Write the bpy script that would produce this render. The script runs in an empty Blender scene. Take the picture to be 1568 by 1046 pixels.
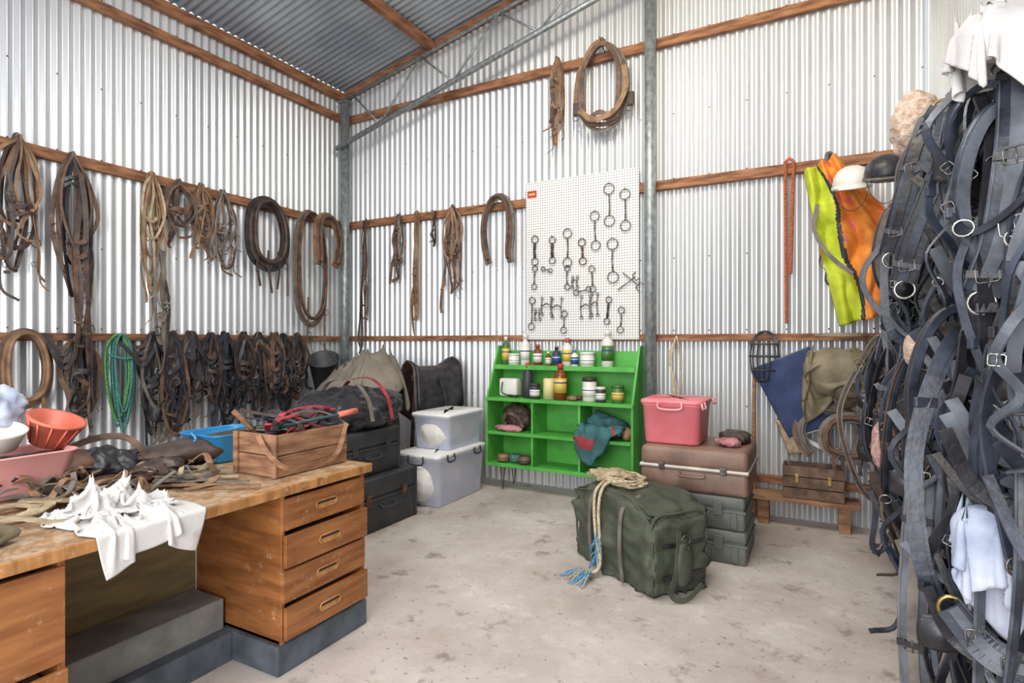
import bpy,bmesh,math,random
import numpy as np
from mathutils import Vector,Matrix,noise
random.seed(7); np.random.seed(3)
V=Vector
R=random.uniform
# ------------------------------------------------------------ materials
def mat(name,c1,c2=None,rough=.6,metal=0.,scale=6.,bump=0.,bscale=None,stretch=(1,1,1),alpha=1.,trans=0.,lo=.35,hi=.65,sheen=0.,spec=None,detail=6):
    m=bpy.data.materials.new(name); m.use_nodes=True
    nt=m.node_tree; bs=nt.nodes['Principled BSDF']
    bs.inputs['Roughness'].default_value=rough; bs.inputs['Metallic'].default_value=metal
    if alpha<1: bs.inputs['Alpha'].default_value=alpha
    if trans: bs.inputs['Transmission Weight'].default_value=trans
    if sheen: bs.inputs['Sheen Weight'].default_value=sheen
    if spec is not None: bs.inputs['Specular IOR Level'].default_value=spec
    if c2 is None: c2=tuple(x*.75 for x in c1)
    tc=nt.nodes.new('ShaderNodeTexCoord'); mp=nt.nodes.new('ShaderNodeMapping')
    mp.inputs['Scale'].default_value=stretch
    nt.links.new(tc.outputs['Object'],mp.inputs['Vector'])
    nz=nt.nodes.new('ShaderNodeTexNoise'); nz.inputs['Scale'].default_value=scale; nz.inputs['Detail'].default_value=detail
    nt.links.new(mp.outputs['Vector'],nz.inputs['Vector'])
    cr=nt.nodes.new('ShaderNodeValToRGB')
    cr.color_ramp.elements[0].position=lo; cr.color_ramp.elements[1].position=hi
    cr.color_ramp.elements[0].color=(*c2,1); cr.color_ramp.elements[1].color=(*c1,1)
    nt.links.new(nz.outputs['Fac'],cr.inputs['Fac']); nt.links.new(cr.outputs['Color'],bs.inputs['Base Color'])
    if bump:
        bp=nt.nodes.new('ShaderNodeBump'); bp.inputs['Strength'].default_value=bump; bp.inputs['Distance'].default_value=.01
        n2=nt.nodes.new('ShaderNodeTexNoise'); n2.inputs['Scale'].default_value=bscale or scale*4; n2.inputs['Detail'].default_value=4
        nt.links.new(mp.outputs['Vector'],n2.inputs['Vector'])
        nt.links.new(n2.outputs['Fac'],bp.inputs['Height']); nt.links.new(bp.outputs['Normal'],bs.inputs['Normal'])
    return m
def h(s):
    s=[int(s[i:i+2],16)/255 for i in (0,2,4)]
    return tuple((x/12.92 if x<.04045 else ((x+.055)/1.055)**2.4) for x in s)
M={}
M['zinc']=mat('zincalume_sheet',h('dddfe1'),h('c6c9cd'),rough=.36,metal=.52,scale=1.3,stretch=(1,1,.25))
M['roofm']=mat('zincalume_roof',h('b4bbc2'),h('9199a2'),rough=.45,metal=.35,scale=1.3)
M['timber']=mat('girt_timber',h('a47350'),h('6b4530'),rough=.8,scale=5,stretch=(1,1,6),bump=.3)
M['pipe']=mat('galvanised_pipe',h('a6acad'),h('7f8788'),rough=.45,metal=.55,scale=30,stretch=(1,1,.6))
def deskmat(name,ca,cb,st,lo=.58,wear='cdb08c'):
    m=mat(name,h(ca),h(cb),rough=.5,scale=4,stretch=st,bump=.08); nt=m.node_tree; bs=nt.nodes['Principled BSDF']
    src=bs.inputs['Base Color'].links[0].from_socket
    tc=nt.nodes.new('ShaderNodeTexCoord'); n=nt.nodes.new('ShaderNodeTexNoise'); n.inputs['Scale'].default_value=18; n.inputs['Detail'].default_value=9; n.inputs['Roughness'].default_value=.8
    nt.links.new(tc.outputs['Object'],n.inputs['Vector'])
    r=nt.nodes.new('ShaderNodeValToRGB'); r.color_ramp.elements[0].position=lo; r.color_ramp.elements[1].position=lo+.1; r.color_ramp.elements[1].color=(.6,.6,.6,1); r.color_ramp.elements[0].color=(0,0,0,1)
    nt.links.new(n.outputs['Fac'],r.inputs['Fac']); mx=nt.nodes.new('ShaderNodeMix'); mx.data_type='RGBA'; mx.inputs['B'].default_value=(*h(wear),1)
    nt.links.new(r.outputs['Color'],mx.inputs['Factor']); nt.links.new(src,mx.inputs['A']); nt.links.new(mx.outputs['Result'],bs.inputs['Base Color']); return m
M['deskw']=deskmat('varnished_desk','a0683a','7c4b25',(1,1,7),.58)
M['deskh']=deskmat('worn_desktop','b08c66','8c6644',(6,1,1),.46,'c8b69e')
M['edge']=deskmat('desk_edge','b98652','8b5e30',(1,6,1),.55)
M['dark']=mat('slot_shade_and_wick',h('3a2416'),rough=.8)
M['olivep']=mat('modesty_panel',h('8a7c56'),h('726446'),rough=.8,scale=5,stretch=(1,1,5))
M['plinth']=mat('blue_grey_paint',h('5c656e'),h('444c54'),rough=.7,scale=9,bump=.2)
M['plinthl']=mat('grey_beam_paint',h('8b8b86'),h('72736f'),rough=.8,scale=9)
M['green']=mat('green_paint',h('58b04a'),h('45983a'),rough=.5,scale=5)
M['mint']=mat('pale_green_plastic',h('b4dcbc'),h('98c8a6'),rough=.6,scale=5)
M['cream']=mat('cream_strap',h('b9a88c'),h('917d60'),rough=.8,scale=20,bump=.3)
M['tan']=mat('tan_leather',h('98775a'),h('6f5239'),rough=.65,scale=12,bump=.2)
M['brown']=mat('brown_leather',h('755a49'),h('4b382c'),rough=.65,scale=14,bump=.2)
M['dbrown']=mat('dark_brown_leather',h('54423a'),h('322723'),rough=.55,scale=14,bump=.2)
M['black']=mat('black_leather',h('35343a'),h('1c1b1f'),rough=.4,scale=14,bump=.2)
M['navy']=mat('blue_black_harness',h('3e4553'),h('1e222b'),rough=.36,scale=10,bump=.2)
M['slate']=mat('slate_webbing',h('686e79'),h('40454d'),rough=.55,scale=10,bump=.2)
M['greyl']=mat('grey_leather',h('7d756c'),h('5a534d'),rough=.6,scale=12,bump=.2)
M['brass']=mat('brass',h('a8925c'),h('7c6840'),rough=.35,metal=.9,scale=20)
M['steel']=mat('bit_steel',h('85817c'),h('55504b'),rough=.38,metal=.85,scale=30)
M['nickel']=mat('nickel_buckle',h('bdbdba'),h('86867f'),rough=.3,metal=.9,scale=30)
M['rust']=mat('rusty_steel',h('7a5a44'),h('4e3a2e'),rough=.7,metal=.4,scale=30)
M['rteal']=mat('teal_rope',h('4f8c84'),h('33645e'),rough=.9,scale=60)
M['rgreen']=mat('green_rope',h('6d9a4a'),h('4b7433'),rough=.9,scale=60)
M['rorange']=mat('orange_rope',h('c06a48'),h('984a30'),rough=.9,scale=60)
M['rcream']=mat('cream_rope',h('cfc0a2'),h('a09078'),rough=.9,scale=60)
M['rblue']=mat('blue_rope',h('5aa8d8'),h('3b86b8'),rough=.9,scale=60)
M['rred']=mat('red_rope',h('b83a4a'),h('822230'),rough=.8,scale=40)
M['white']=mat('white_cloth',h('d2d0ce'),h('b6b3b2'),rough=.95,scale=6,bump=.15,bscale=80)
M['rag']=mat('white_rag',h('cfcdcc'),h('aba19a'),rough=.95,scale=5,lo=.3,hi=.42,bump=.15,bscale=60)
M['pink']=mat('pink_plastic',h('e6828a'),h('da727a'),rough=.4,scale=4)
M['pinkl']=mat('light_pink_plastic',h('e6aaa6'),h('d89894'),rough=.4,scale=4)
M['coral']=mat('coral_plastic',h('dc7660'),h('ca644c'),rough=.4)
M['bluep']=mat('blue_plastic',h('2f8fc8'),h('2078b0'),rough=.4)
M['clear']=mat('clear_plastic',h('e8ecff'),h('dce2fe'),rough=.25,alpha=.7)
M['lid']=mat('lid_plastic',h('f6f5f2'),h('eaeaee'),rough=.35,alpha=.95)
M['crate']=mat('crate_wood',h('a47c5c'),h('745039'),rough=.8,scale=6,stretch=(1,1,5),bump=.4)
M['blackp']=mat('black_plastic',h('3c3d42'),h('2c2d32'),rough=.5,scale=6)
M['greyp']=mat('grey_plastic',h('666964'),h('545753'),rough=.55,scale=5)
M['bronze']=mat('bronze_vinyl',h('8c7061'),h('6e564a'),rough=.5,scale=6,bump=.1)
M['trim']=mat('pale_trim',h('d8d2c8'),rough=.4)
M['canvas']=mat('canvas_grey_brown',h('8b8276'),h('6a6359'),rough=.95,scale=4,bump=.3,bscale=60)
M['olive']=mat('olive_canvas',h('525848'),h('3b4136'),rough=.75,scale=6,bump=.3,bscale=60)
M['olivet']=mat('olive_tarp',h('8c8168'),h('655c49'),rough=.6,scale=6,bump=.4,bscale=30)
M['navycl']=mat('navy_quilt',h('3a476c'),h('2c385a'),rough=.9,scale=8,bump=.2,bscale=60)
M['hivy']=mat('hivis_yellow',h('ccd83c'),h('a8b628'),rough=.8,scale=8)
M['hivo']=mat('hivis_orange',h('e8983c'),h('cc6e28'),rough=.8,scale=8)
M['fleece']=mat('sheepskin',h('d4c0b0'),h('a98d7a'),rough=1.,scale=40,bump=1.,bscale=90)
M['fleecep']=mat('pink_fleece',h('d0aaa6'),h('a57e7a'),rough=1.,scale=50,bump=1.,bscale=90)
M['blueclo']=mat('pale_blue_cloth',h('c6cddc'),h('949fb8'),rough=.95,scale=8,bump=.2,bscale=60)
M['redcl']=mat('red_cloth',h('a83e46'),h('762c36'),rough=.9,scale=8)
M['tealcl']=mat('teal_cloth',h('3f7074'),h('2c5054'),rough=.9,scale=8)
M['pinkcl']=mat('dusty_pink_cloth',h('c98f94'),h('9c666c'),rough=.9,scale=8)
M['wp']=mat('white_plastic',h('e2e0da'),h('d2d0ca'),rough=.4)
M['redp']=mat('red_label',h('c03a34'),rough=.5)
M['amber']=mat('amber_glass',h('8a4c1c'),h('6a3410'),rough=.15)
M['greenp']=mat('green_bottle',h('4f7a3c'),h('3c6230'),rough=.35)
M['bluel']=mat('blue_label',h('2c4a94'),rough=.5)
M['yell']=mat('yellow_label',h('d8bc54'),rough=.5)
M['candle']=mat('candle_wax',h('e2d6a0'),h('d0c288'),rough=.5)
def concrete():
    m=bpy.data.materials.new('concrete_floor'); m.use_nodes=True; nt=m.node_tree; bs=nt.nodes['Principled BSDF']
    bs.inputs['Roughness'].default_value=.85
    tc=nt.nodes.new('ShaderNodeTexCoord')
    def nz(s,d=8):
        n=nt.nodes.new('ShaderNodeTexNoise'); n.inputs['Scale'].default_value=s; n.inputs['Detail'].default_value=d; n.inputs['Roughness'].default_value=.65
        nt.links.new(tc.outputs['Object'],n.inputs['Vector']); return n
    def ramp(n,a,b,ca,cb):
        r=nt.nodes.new('ShaderNodeValToRGB'); r.color_ramp.elements[0].position=a; r.color_ramp.elements[1].position=b
        r.color_ramp.elements[0].color=(*ca,1); r.color_ramp.elements[1].color=(*cb,1)
        nt.links.new(n.outputs['Fac'],r.inputs['Fac']); return r
    a=ramp(nz(1.6),.36,.64,h('aea29b'),h('c8c0bb'))
    b=ramp(nz(1.1,5),.3,.38,h('84766e'),(1,1,1))
    c=ramp(nz(34,5),.31,.37,h('705e54'),(1,1,1))
    d=ramp(nz(9,8),.55,.7,(1,1,1),(1.18,1.17,1.16))
    e=ramp(nz(5,9),.33,.42,h('9a8e86'),(1,1,1))
    cur=a
    for x,f in ((b,.6),(c,.7),(d,1.),(e,.6)):
        mx=nt.nodes.new('ShaderNodeMix'); mx.data_type='RGBA'; mx.blend_type='MULTIPLY'; mx.inputs['Factor'].default_value=f
        nt.links.new(cur.outputs['Color'] if cur is a else cur.outputs['Result'],mx.inputs['A']); nt.links.new(x.outputs['Color'],mx.inputs['B']); cur=mx
    nt.links.new(cur.outputs['Result'],bs.inputs['Base Color'])
    bp=nt.nodes.new('ShaderNodeBump'); bp.inputs['Strength'].default_value=.4; bp.inputs['Distance'].default_value=.01
    nt.links.new(nz(14).outputs['Fac'],bp.inputs['Height']); nt.links.new(bp.outputs['Normal'],bs.inputs['Normal'])
    return m
M['concrete']=concrete()
def pegboard_mat():
    m=bpy.data.materials.new('pegboard_white'); m.use_nodes=True; nt=m.node_tree; bs=nt.nodes['Principled BSDF']
    bs.inputs['Roughness'].default_value=.6
    tc=nt.nodes.new('ShaderNodeTexCoord'); sc=nt.nodes.new('ShaderNodeVectorMath'); sc.operation='SCALE'; sc.inputs['Scale'].default_value=1/.0254
    nt.links.new(tc.outputs['Object'],sc.inputs[0])
    fr=nt.nodes.new('ShaderNodeVectorMath'); fr.operation='FRACTION'; nt.links.new(sc.outputs[0],fr.inputs[0])
    sb=nt.nodes.new('ShaderNodeVectorMath'); sb.operation='SUBTRACT'; sb.inputs[1].default_value=(.5,.5,.5); nt.links.new(fr.outputs[0],sb.inputs[0])
    mu=nt.nodes.new('ShaderNodeVectorMath'); mu.operation='MULTIPLY'; mu.inputs[1].default_value=(1,0,1); nt.links.new(sb.outputs[0],mu.inputs[0])
    ln=nt.nodes.new('ShaderNodeVectorMath'); ln.operation='LENGTH'; nt.links.new(mu.outputs[0],ln.inputs[0])
    lt=nt.nodes.new('ShaderNodeMath'); lt.operation='LESS_THAN'; lt.inputs[1].default_value=.2; nt.links.new(ln.outputs['Value'],lt.inputs[0])
    mx=nt.nodes.new('ShaderNodeMix'); mx.data_type='RGBA'; mx.inputs['A'].default_value=(*h('dcdcda'),1); mx.inputs['B'].default_value=(*h('4a443c'),1)  # dark dots paint the shade inside the peg holes
    nt.links.new(lt.outputs[0],mx.inputs['Factor']); nt.links.new(mx.outputs['Result'],bs.inputs['Base Color'])
    return m
M['peg']=pegboard_mat()
# ------------------------------------------------------------ builder
def crom(pts,n=6,closed=False):
    pts=[V(p) for p in pts]; out=[]; L=len(pts)
    rng=range(L) if closed else range(L-1)
    for i in rng:
        if closed: p0,p1,p2,p3=pts[i-1],pts[i],pts[(i+1)%L],pts[(i+2)%L]
        else:
            p1,p2=pts[i],pts[i+1]; p0=pts[i-1] if i>0 else p1*2-p2; p3=pts[i+2] if i+2<L else p2*2-p1
        for k in range(n):
            t=k/n
            out.append(.5*((2*p1)+(p2-p0)*t+(2*p0-5*p1+4*p2-p3)*t*t+(3*p1-p0-3*p2+p3)*t**3))
    if not closed: out.append(pts[-1])
    return out
class B:
    def __init__(s): s.v=[];s.f=[];s.fm=[];s.fs=[];s.mats=[]
    def mi(s,m):
        m=M[m] if isinstance(m,str) else m
        if m not in s.mats: s.mats.append(m)
        return s.mats.index(m)
    def add(s,vs,fs,m,smooth=True,mx=None):
        o=len(s.v); k=s.mi(m)
        s.v+= [tuple(mx@V(p)) if mx else tuple(p) for p in vs]
        for f in fs: s.f.append([o+i for i in f]); s.fm.append(k); s.fs.append(smooth)
    def bmadd(s,bm,m,smooth,mx=None):
        bm.verts.index_update()
        s.add([x.co.copy() for x in bm.verts],[[w.index for w in f.verts] for f in bm.faces],m,smooth,mx); bm.free()
    def box(s,c,size,m,rot=0,bev=0.004,mx=None,taper=None,seg=2):
        bm=bmesh.new(); bmesh.ops.create_cube(bm,size=1)
        for x in bm.verts:
            x.co=V((x.co.x*size[0],x.co.y*size[1],x.co.z*size[2]))
            if taper and x.co.z<0: x.co.x*=taper; x.co.y*=taper
        if bev: bmesh.ops.bevel(bm,geom=bm.edges[:],offset=min(bev,min(size)*.45),segments=seg,profile=.5,affect='EDGES')
        t=Matrix.Translation(V(c))@Matrix.Rotation(rot,4,'Z')
        s.bmadd(bm,m,bev>.012,(mx@t) if mx else t)
    def bb(s,x0,x1,y0,y1,z0,z1,m,bev=.004): s.box(((x0+x1)/2,(y0+y1)/2,(z0+z1)/2),(x1-x0,y1-y0,z1-z0),m,bev=bev)
    def lathe(s,prof,m,c=(0,0,0),n=20,mx=None,sx=1,sy=1):
        vs=[];fs=[]
        for r,z in prof:
            for i in range(n):
                a=2*math.pi*i/n; vs.append((c[0]+r*math.cos(a)*sx,c[1]+r*math.sin(a)*sy,c[2]+z))
        for j in range(len(prof)-1):
            for i in range(n):
                k=(i+1)%n; fs.append((j*n+i,j*n+k,(j+1)*n+k,(j+1)*n+i))
        fs.append(list(range(n))[::-1]); fs.append([ (len(prof)-1)*n+i for i in range(n)])
        s.add(vs,fs,m,True,mx)
    def tube(s,pts,r,m,n=6,closed=False):
        pts=[V(p) for p in pts]; L=len(pts); vs=[];fs=[]; prev=None
        for i,p in enumerate(pts):
            if closed: T=pts[(i+1)%L]-pts[i-1]
            else: T=pts[min(i+1,L-1)]-pts[max(i-1,0)]
            if T.length<1e-9: T=V((0,0,1))
            T.normalize()
            if prev is None:
                prev=T.orthogonal()
            N=prev-T*prev.dot(T)
            if N.length<1e-6: N=T.orthogonal()
            N.normalize(); prev=N; Bn=T.cross(N)
            rr=r[i] if isinstance(r,(list,tuple)) else r
            for k in range(n):
                a=2*math.pi*k/n; vs.append(p+N*(rr*math.cos(a))+Bn*(rr*math.sin(a)))
        for i in range(L if closed else L-1):
            j=(i+1)%L
            for k in range(n):
                q=(k+1)%n; fs.append((i*n+k,i*n+q,j*n+q,j*n+k))
        if not closed: fs.append(list(range(n))[::-1]); fs.append([(L-1)*n+k for k in range(n)])
        s.add(vs,fs,m)
    def strap(s,pts,w,th,N,m,twist=0,closed=False):
        pts=[V(p) for p in pts]; L=len(pts); N=V(N).normalized(); vs=[];fs=[];side=None
        for i,p in enumerate(pts):
            if closed: T=pts[(i+1)%L]-pts[i-1]
            else: T=pts[min(i+1,L-1)]-pts[max(i-1,0)]
            if T.length<1e-9: T=V((0,0,1))
            T.normalize(); sd=T.cross(N)
            if sd.length<.15: sd=side if side else T.orthogonal()
            sd=sd.normalized()
            side=sd.copy()
            if twist: sd=Matrix.Rotation(twist*i/L,3,T)@sd
            nn=sd.cross(T).normalized()
            ww=w[i] if isinstance(w,(list,tuple)) else w
            for a,b in ((-1,-1),(1,-1),(1,1),(-1,1)): vs.append(p+sd*(a*ww/2)+nn*(b*th/2))
        for i in range(L if closed else L-1):
            j=(i+1)%L
            for k in range(4):
                q=(k+1)%4; fs.append((i*4+k,i*4+q,j*4+q,j*4+k))
        if not closed: fs.append((3,2,1,0)); e=(L-1)*4; fs.append((e,e+1,e+2,e+3))
        s.add(vs,fs,m,False)
    def ring(s,c,r,rt,axis,m,n=16,sq=1.):
        ax=V(axis).normalized(); u=V((0,0,1)) if abs(ax.z)<.9 else V((1,0,0)); u=(u-ax*u.dot(ax)).normalized(); w=ax.cross(u); c=V(c)
        s.tube([c+u*(r*math.cos(2*math.pi*i/n))+w*(r*sq*math.sin(2*math.pi*i/n)) for i in range(n)],rt,m,5,True)
    def buckle(s,c,w,N,m,tilt=0):
        N=V(N).normalized(); u=V((0,0,1)); u=(u-N*u.dot(N)).normalized(); u=Matrix.Rotation(tilt,3,N)@u; x=u.cross(N); c=V(c)
        P=[c+x*w*.6+u*w*.5,c-x*w*.6+u*w*.5,c-x*w*.6-u*w*.5,c+x*w*.6-u*w*.5]
        s.tube([P[i].lerp(P[(i+1)%4],k) for i in range(4) for k in (.12,.5,.88)],.0025,m,5,True); s.tube([c+u*w*.5,c+N*.004-u*w*.55],.002,m,4)
    def blob(s,c,size,m,amp=.2,freq=3,zmin=None,sub=4,seed=0,fold=0,mx=None,power=1.):
        bm=bmesh.new(); bmesh.ops.create_icosphere(bm,subdivisions=sub,radius=1)
        o=V((seed*7.3,seed*3.1,seed*1.7))
        for x in bm.verts:
            p=x.co.copy()
            if power!=1: p=V([math.copysign(abs(q)**power,q) for q in p])
            q=V((p.x*size[0],p.y*size[1],p.z*size[2]))
            n1=noise.fractal(q*freq+o,1,2,3)
            if fold: n1+=fold*(abs(noise.noise(q*freq*2.3+o))-.25)*2
            q*=1+amp*n1
            if zmin is not None and q.z+c[2]<zmin: q.z=zmin-c[2]
            x.co=q
        t=Matrix.Translation(V(c)); s.bmadd(bm,m,True,t@mx if mx else t)
    def grid(s,fn,nu,nv,m,th=0.004,mfn=None):
        P=[[V(fn(i/(nu-1),j/(nv-1))) for j in range(nv)] for i in range(nu)]
        def nrm(i,j):
            a=P[min(i+1,nu-1)][j]-P[max(i-1,0)][j]; b=P[i][min(j+1,nv-1)]-P[i][max(j-1,0)]
            c=a.cross(b); return c.normalized() if c.length>1e-9 else V((0,0,1))
        NN=[nrm(i,j) for i in range(nu) for j in range(nv)]; FP=[P[i][j] for i in range(nu) for j in range(nv)]
        vs=[p+q*th/2 for p,q in zip(FP,NN)]+[p-q*th/2 for p,q in zip(FP,NN)]
        K=nu*nv; groups={}
        for i in range(nu-1):
            for j in range(nv-1):
                mm=mfn(i/(nu-1),j/(nv-1)) if mfn else m
                a,b,c,d=i*nv+j,(i+1)*nv+j,(i+1)*nv+j+1,i*nv+j+1
                groups.setdefault(mm,[]).extend([(a,b,c,d),(K+d,K+c,K+b,K+a)])
        rim=[]
        for i in range(nu-1):
            a,b=i*nv,(i+1)*nv; rim.append((b,a,K+a,K+b)); a+=nv-1;b+=nv-1; rim.append((a,b,K+b,K+a))
        for j in range(nv-1):
            a,b=j,j+1; rim.append((a,b,K+b,K+a)); a+=(nu-1)*nv;b+=(nu-1)*nv; rim.append((b,a,K+a,K+b))
        o=len(s.v); s.v+=[tuple(p) for p in vs]
        groups.setdefault(m,[]).extend(rim)
        for mm,F in groups.items():
            k=s.mi(mm)
            for f in F: s.f.append([o+q for q in f]); s.fm.append(k); s.fs.append(True)
    def finish(s,name):
        c=V([ (min(p[i] for p in s.v)+max(p[i] for p in s.v))/2 for i in range(3)])
        me=bpy.data.meshes.new(name); me.from_pydata([tuple(V(p)-c) for p in s.v],[],s.f)
        for m in s.mats: me.materials.append(m)
        me.polygons.foreach_set('material_index',s.fm); me.polygons.foreach_set('use_smooth',s.fs); me.update()
        o=bpy.data.objects.new(name,me); o.location=c; bpy.context.collection.objects.link(o); return o
# ------------------------------------------------------------ mass-spring cloth, draped at build time
def drape(P,ru,rv,collide,steps=160,iters=10,pins=None,g=.0011,damp=.97,bend=.25):
    P=P.astype(float).copy(); Q=P.copy(); keep=P[pins].copy() if pins is not None else None
    D=math.hypot(ru,rv)
    def proj(A,Bv,L,k,only_min=False):
        m=min(A.shape[0],Bv.shape[0]); c=min(A.shape[1],Bv.shape[1]); A=A[:m,:c];Bv=Bv[:m,:c]
        d=Bv-A; l=np.sqrt((d*d).sum(-1,keepdims=True))+1e-9; e=(l-L)/l
        if only_min: e=np.minimum(e,0)
        d*=e*.5*k; A+=d; Bv-=d
    for s_ in range(steps):
        vel=(P-Q)*damp; np.clip(vel,-.02,.02,out=vel); Q=P.copy(); P+=vel; P[...,2]-=g
        for it in range(iters):
            for k in (0,1):
                proj(P[k:-1:2],P[k+1::2],ru,1.); proj(P[:,k:-1:2],P[:,k+1::2],rv,1.)
                proj(P[k:-1:2,:-1],P[k+1::2,1:],D,.6); proj(P[k:-1:2,1:],P[k+1::2,:-1],D,.6)
            for k in range(4):
                proj(P[k::4],P[k+2::4],2*ru*.97,bend,True); proj(P[:,k::4],P[:,k+2::4],2*rv*.97,bend,True)
            if pins is not None: P[pins]=keep
            collide(P,Q)
    return P
def ellipsoid(c,r,fr=.7):
    c=np.array(c);r=np.array(r)
    def f(P,Q):
        d=(P-c)/r; l=np.sqrt((d*d).sum(-1,keepdims=True)); m=(l<1)[...,0]
        if m.any(): P[m]=c+(d[m]/l[m])*r; Q[m]+= (P[m]-Q[m])*fr
    return f
def sheet(nu,nv,fn,jit=.006):
    P=np.array([[fn(i/(nu-1),j/(nv-1)) for j in range(nv)] for i in range(nu)],float)
    for i in range(nu):
        for j in range(nv):
            p=V((i/nu*6,j/nv*6,jit*1000)); P[i,j]+=np.array([noise.noise(p),noise.noise(p+V((9,0,0))),noise.noise(p+V((0,9,0)))])*jit
    return P
def addcloth(b,P,m,th=.004):
    nu,nv=P.shape[:2]; b.grid(lambda u,v:P[round(u*(nu-1)),round(v*(nv-1))],nu,nv,m,th)
# ------------------------------------------------------------ shell
XR=5.85; YF=-7.0; EZ=4.5; SL=.217; PITCH=.0762; AMP=.0095
def roofz(x): return EZ+SL*x
def corr(name,p0,p1,nrm,ztop,zrows):
    b=B(); p0=V(p0);p1=V(p1); L=(p1-p0).length; d=(p1-p0)/L; n=V(nrm); N=int(L/PITCH*12)
    vs=[];fs=[]
    for i in range(N+1):
        a=L*i/N; p=p0+d*a+n*(AMP*math.sin(2*math.pi*a/PITCH)-AMP)
        vs.append((p.x,p.y,0)); vs.append((p.x,p.y,ztop(p)))
    for i in range(N): fs.append((2*i,2*i+2,2*i+3,2*i+1))
    b.add(vs,fs,'zinc')
    for z in zrows:
        a=PITCH*.25
        while a<L:
            p=p0+d*a; 
            if z<ztop(p)-.05:
                q=V((p.x,p.y,z)); t=.004
                side=d*.006; up=V((0,0,.006))
                b.add([q-side-up,q+side-up,q+side+up,q-side+up,q+n*t],[(0,1,4),(1,2,4),(2,3,4),(3,0,4)],'rust')
            a+=PITCH*4
    return b.finish(name)
corr('wall_back',(0,0,0),(XR,0,0),(0,-1,0),lambda p:roofz(p.x),(.3,.9,1.55,2.2,2.92,3.5,4.22))
corr('wall_left',(0,YF,0),(0,0,0),(1,0,0),lambda p:EZ,(.3,.9,1.55,2.2,2.92,3.5,4.22))
corr('wall_right',(XR,0,0),(XR,YF,0),(-1,0,0),lambda p:roofz(XR),(.3,1.5,2.85,4.17))
b=B(); N=int(-YF/PITCH*12); vs=[];fs=[]
for i in range(N+1):
    y=YF*i/N; w=AMP*math.sin(2*math.pi*y/PITCH)
    vs.append((0,y,roofz(0)+w)); vs.append((XR,y,roofz(XR)+w))
for i in range(N): fs.append((2*i,2*i+1,2*i+3,2*i+2))
b.add(vs,fs,'roofm'); b.finish('ceiling')
b=B(); b.bb(-.1,XR+.1,YF-5,.05,-.1,0,'concrete',0); b.finish('floor')
n=0
def girt(x0,x1,y0,y1,z0,z1):
    global n; n+=1; b=B(); b.bb(x0,x1,y0,y1,z0,z1,'timber',.004); b.finish('trim_%d'%n)
for z,hh in ((1.485,.06),(2.86,.085),(4.15,.085)):
    girt(0.002,.048,YF,-.03,z-hh/2,z+hh/2)
    girt(.05,XR-.05,-.048,-.002,z-hh/2,z+hh/2)
    girt(XR-.048,XR-.002,YF,-.05,z-hh/2,z+hh/2)
girt(.002,.06,YF,-.002,4.36,4.46)
girt(4.2,XR-.05,-.048,-.002,.28,.34)
for x in (1.36,2.76,4.16,5.5):
    girt(x-.035,x+.035,YF,-.06,roofz(x)-.13,roofz(x)-.025)
n+=1; b=B(); vs=[]
for x in (.03,XR-.03):
    for y in (-.055,-.004):
        for dz in (-.10,-.012): vs.append((x,y,roofz(x)+dz))
b.add(vs,[(0,1,3,2),(4,6,7,5),(0,4,5,1),(2,3,7,6),(0,2,6,4),(1,5,7,3)],'timber',False); b.finish('trim_%d'%n)
b=B(); b.tube([(.13,-.15,0),(.13,-.15,4.3)],.055,'pipe',20); b.box((.13,-.15,.01),(.18,.18,.02),'pipe'); b.box((.13,-.15,4.31),(.14,.14,.012),'pipe'); b.finish('steel_post')
b=B(); b.tube([(3.8,-.125,0),(3.8,-.125,roofz(3.8)-.16)],.052,'pipe',20); b.box((3.8,-.125,.01),(.2,.14,.02),'pipe'); b.finish('steel_post')
b=B()
tc=lambda x:V((x,-.14,roofz(x)-.17)); bc=lambda x:V((x,-.24,3.72+.262*x))
b.tube([tc(.1),tc(XR-.1)],.018,'pipe',10); b.tube([bc(.08),bc(XR-.6)],.03,'pipe',12)
x=.25;k=0
while x<XR-1:
    b.tube([tc(x) if k%2==0 else bc(x), bc(x+.5) if k%2==0 else tc(x+.5)],.012,'pipe',6); x+=.5;k+=1
b.finish('roof_truss')
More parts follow.
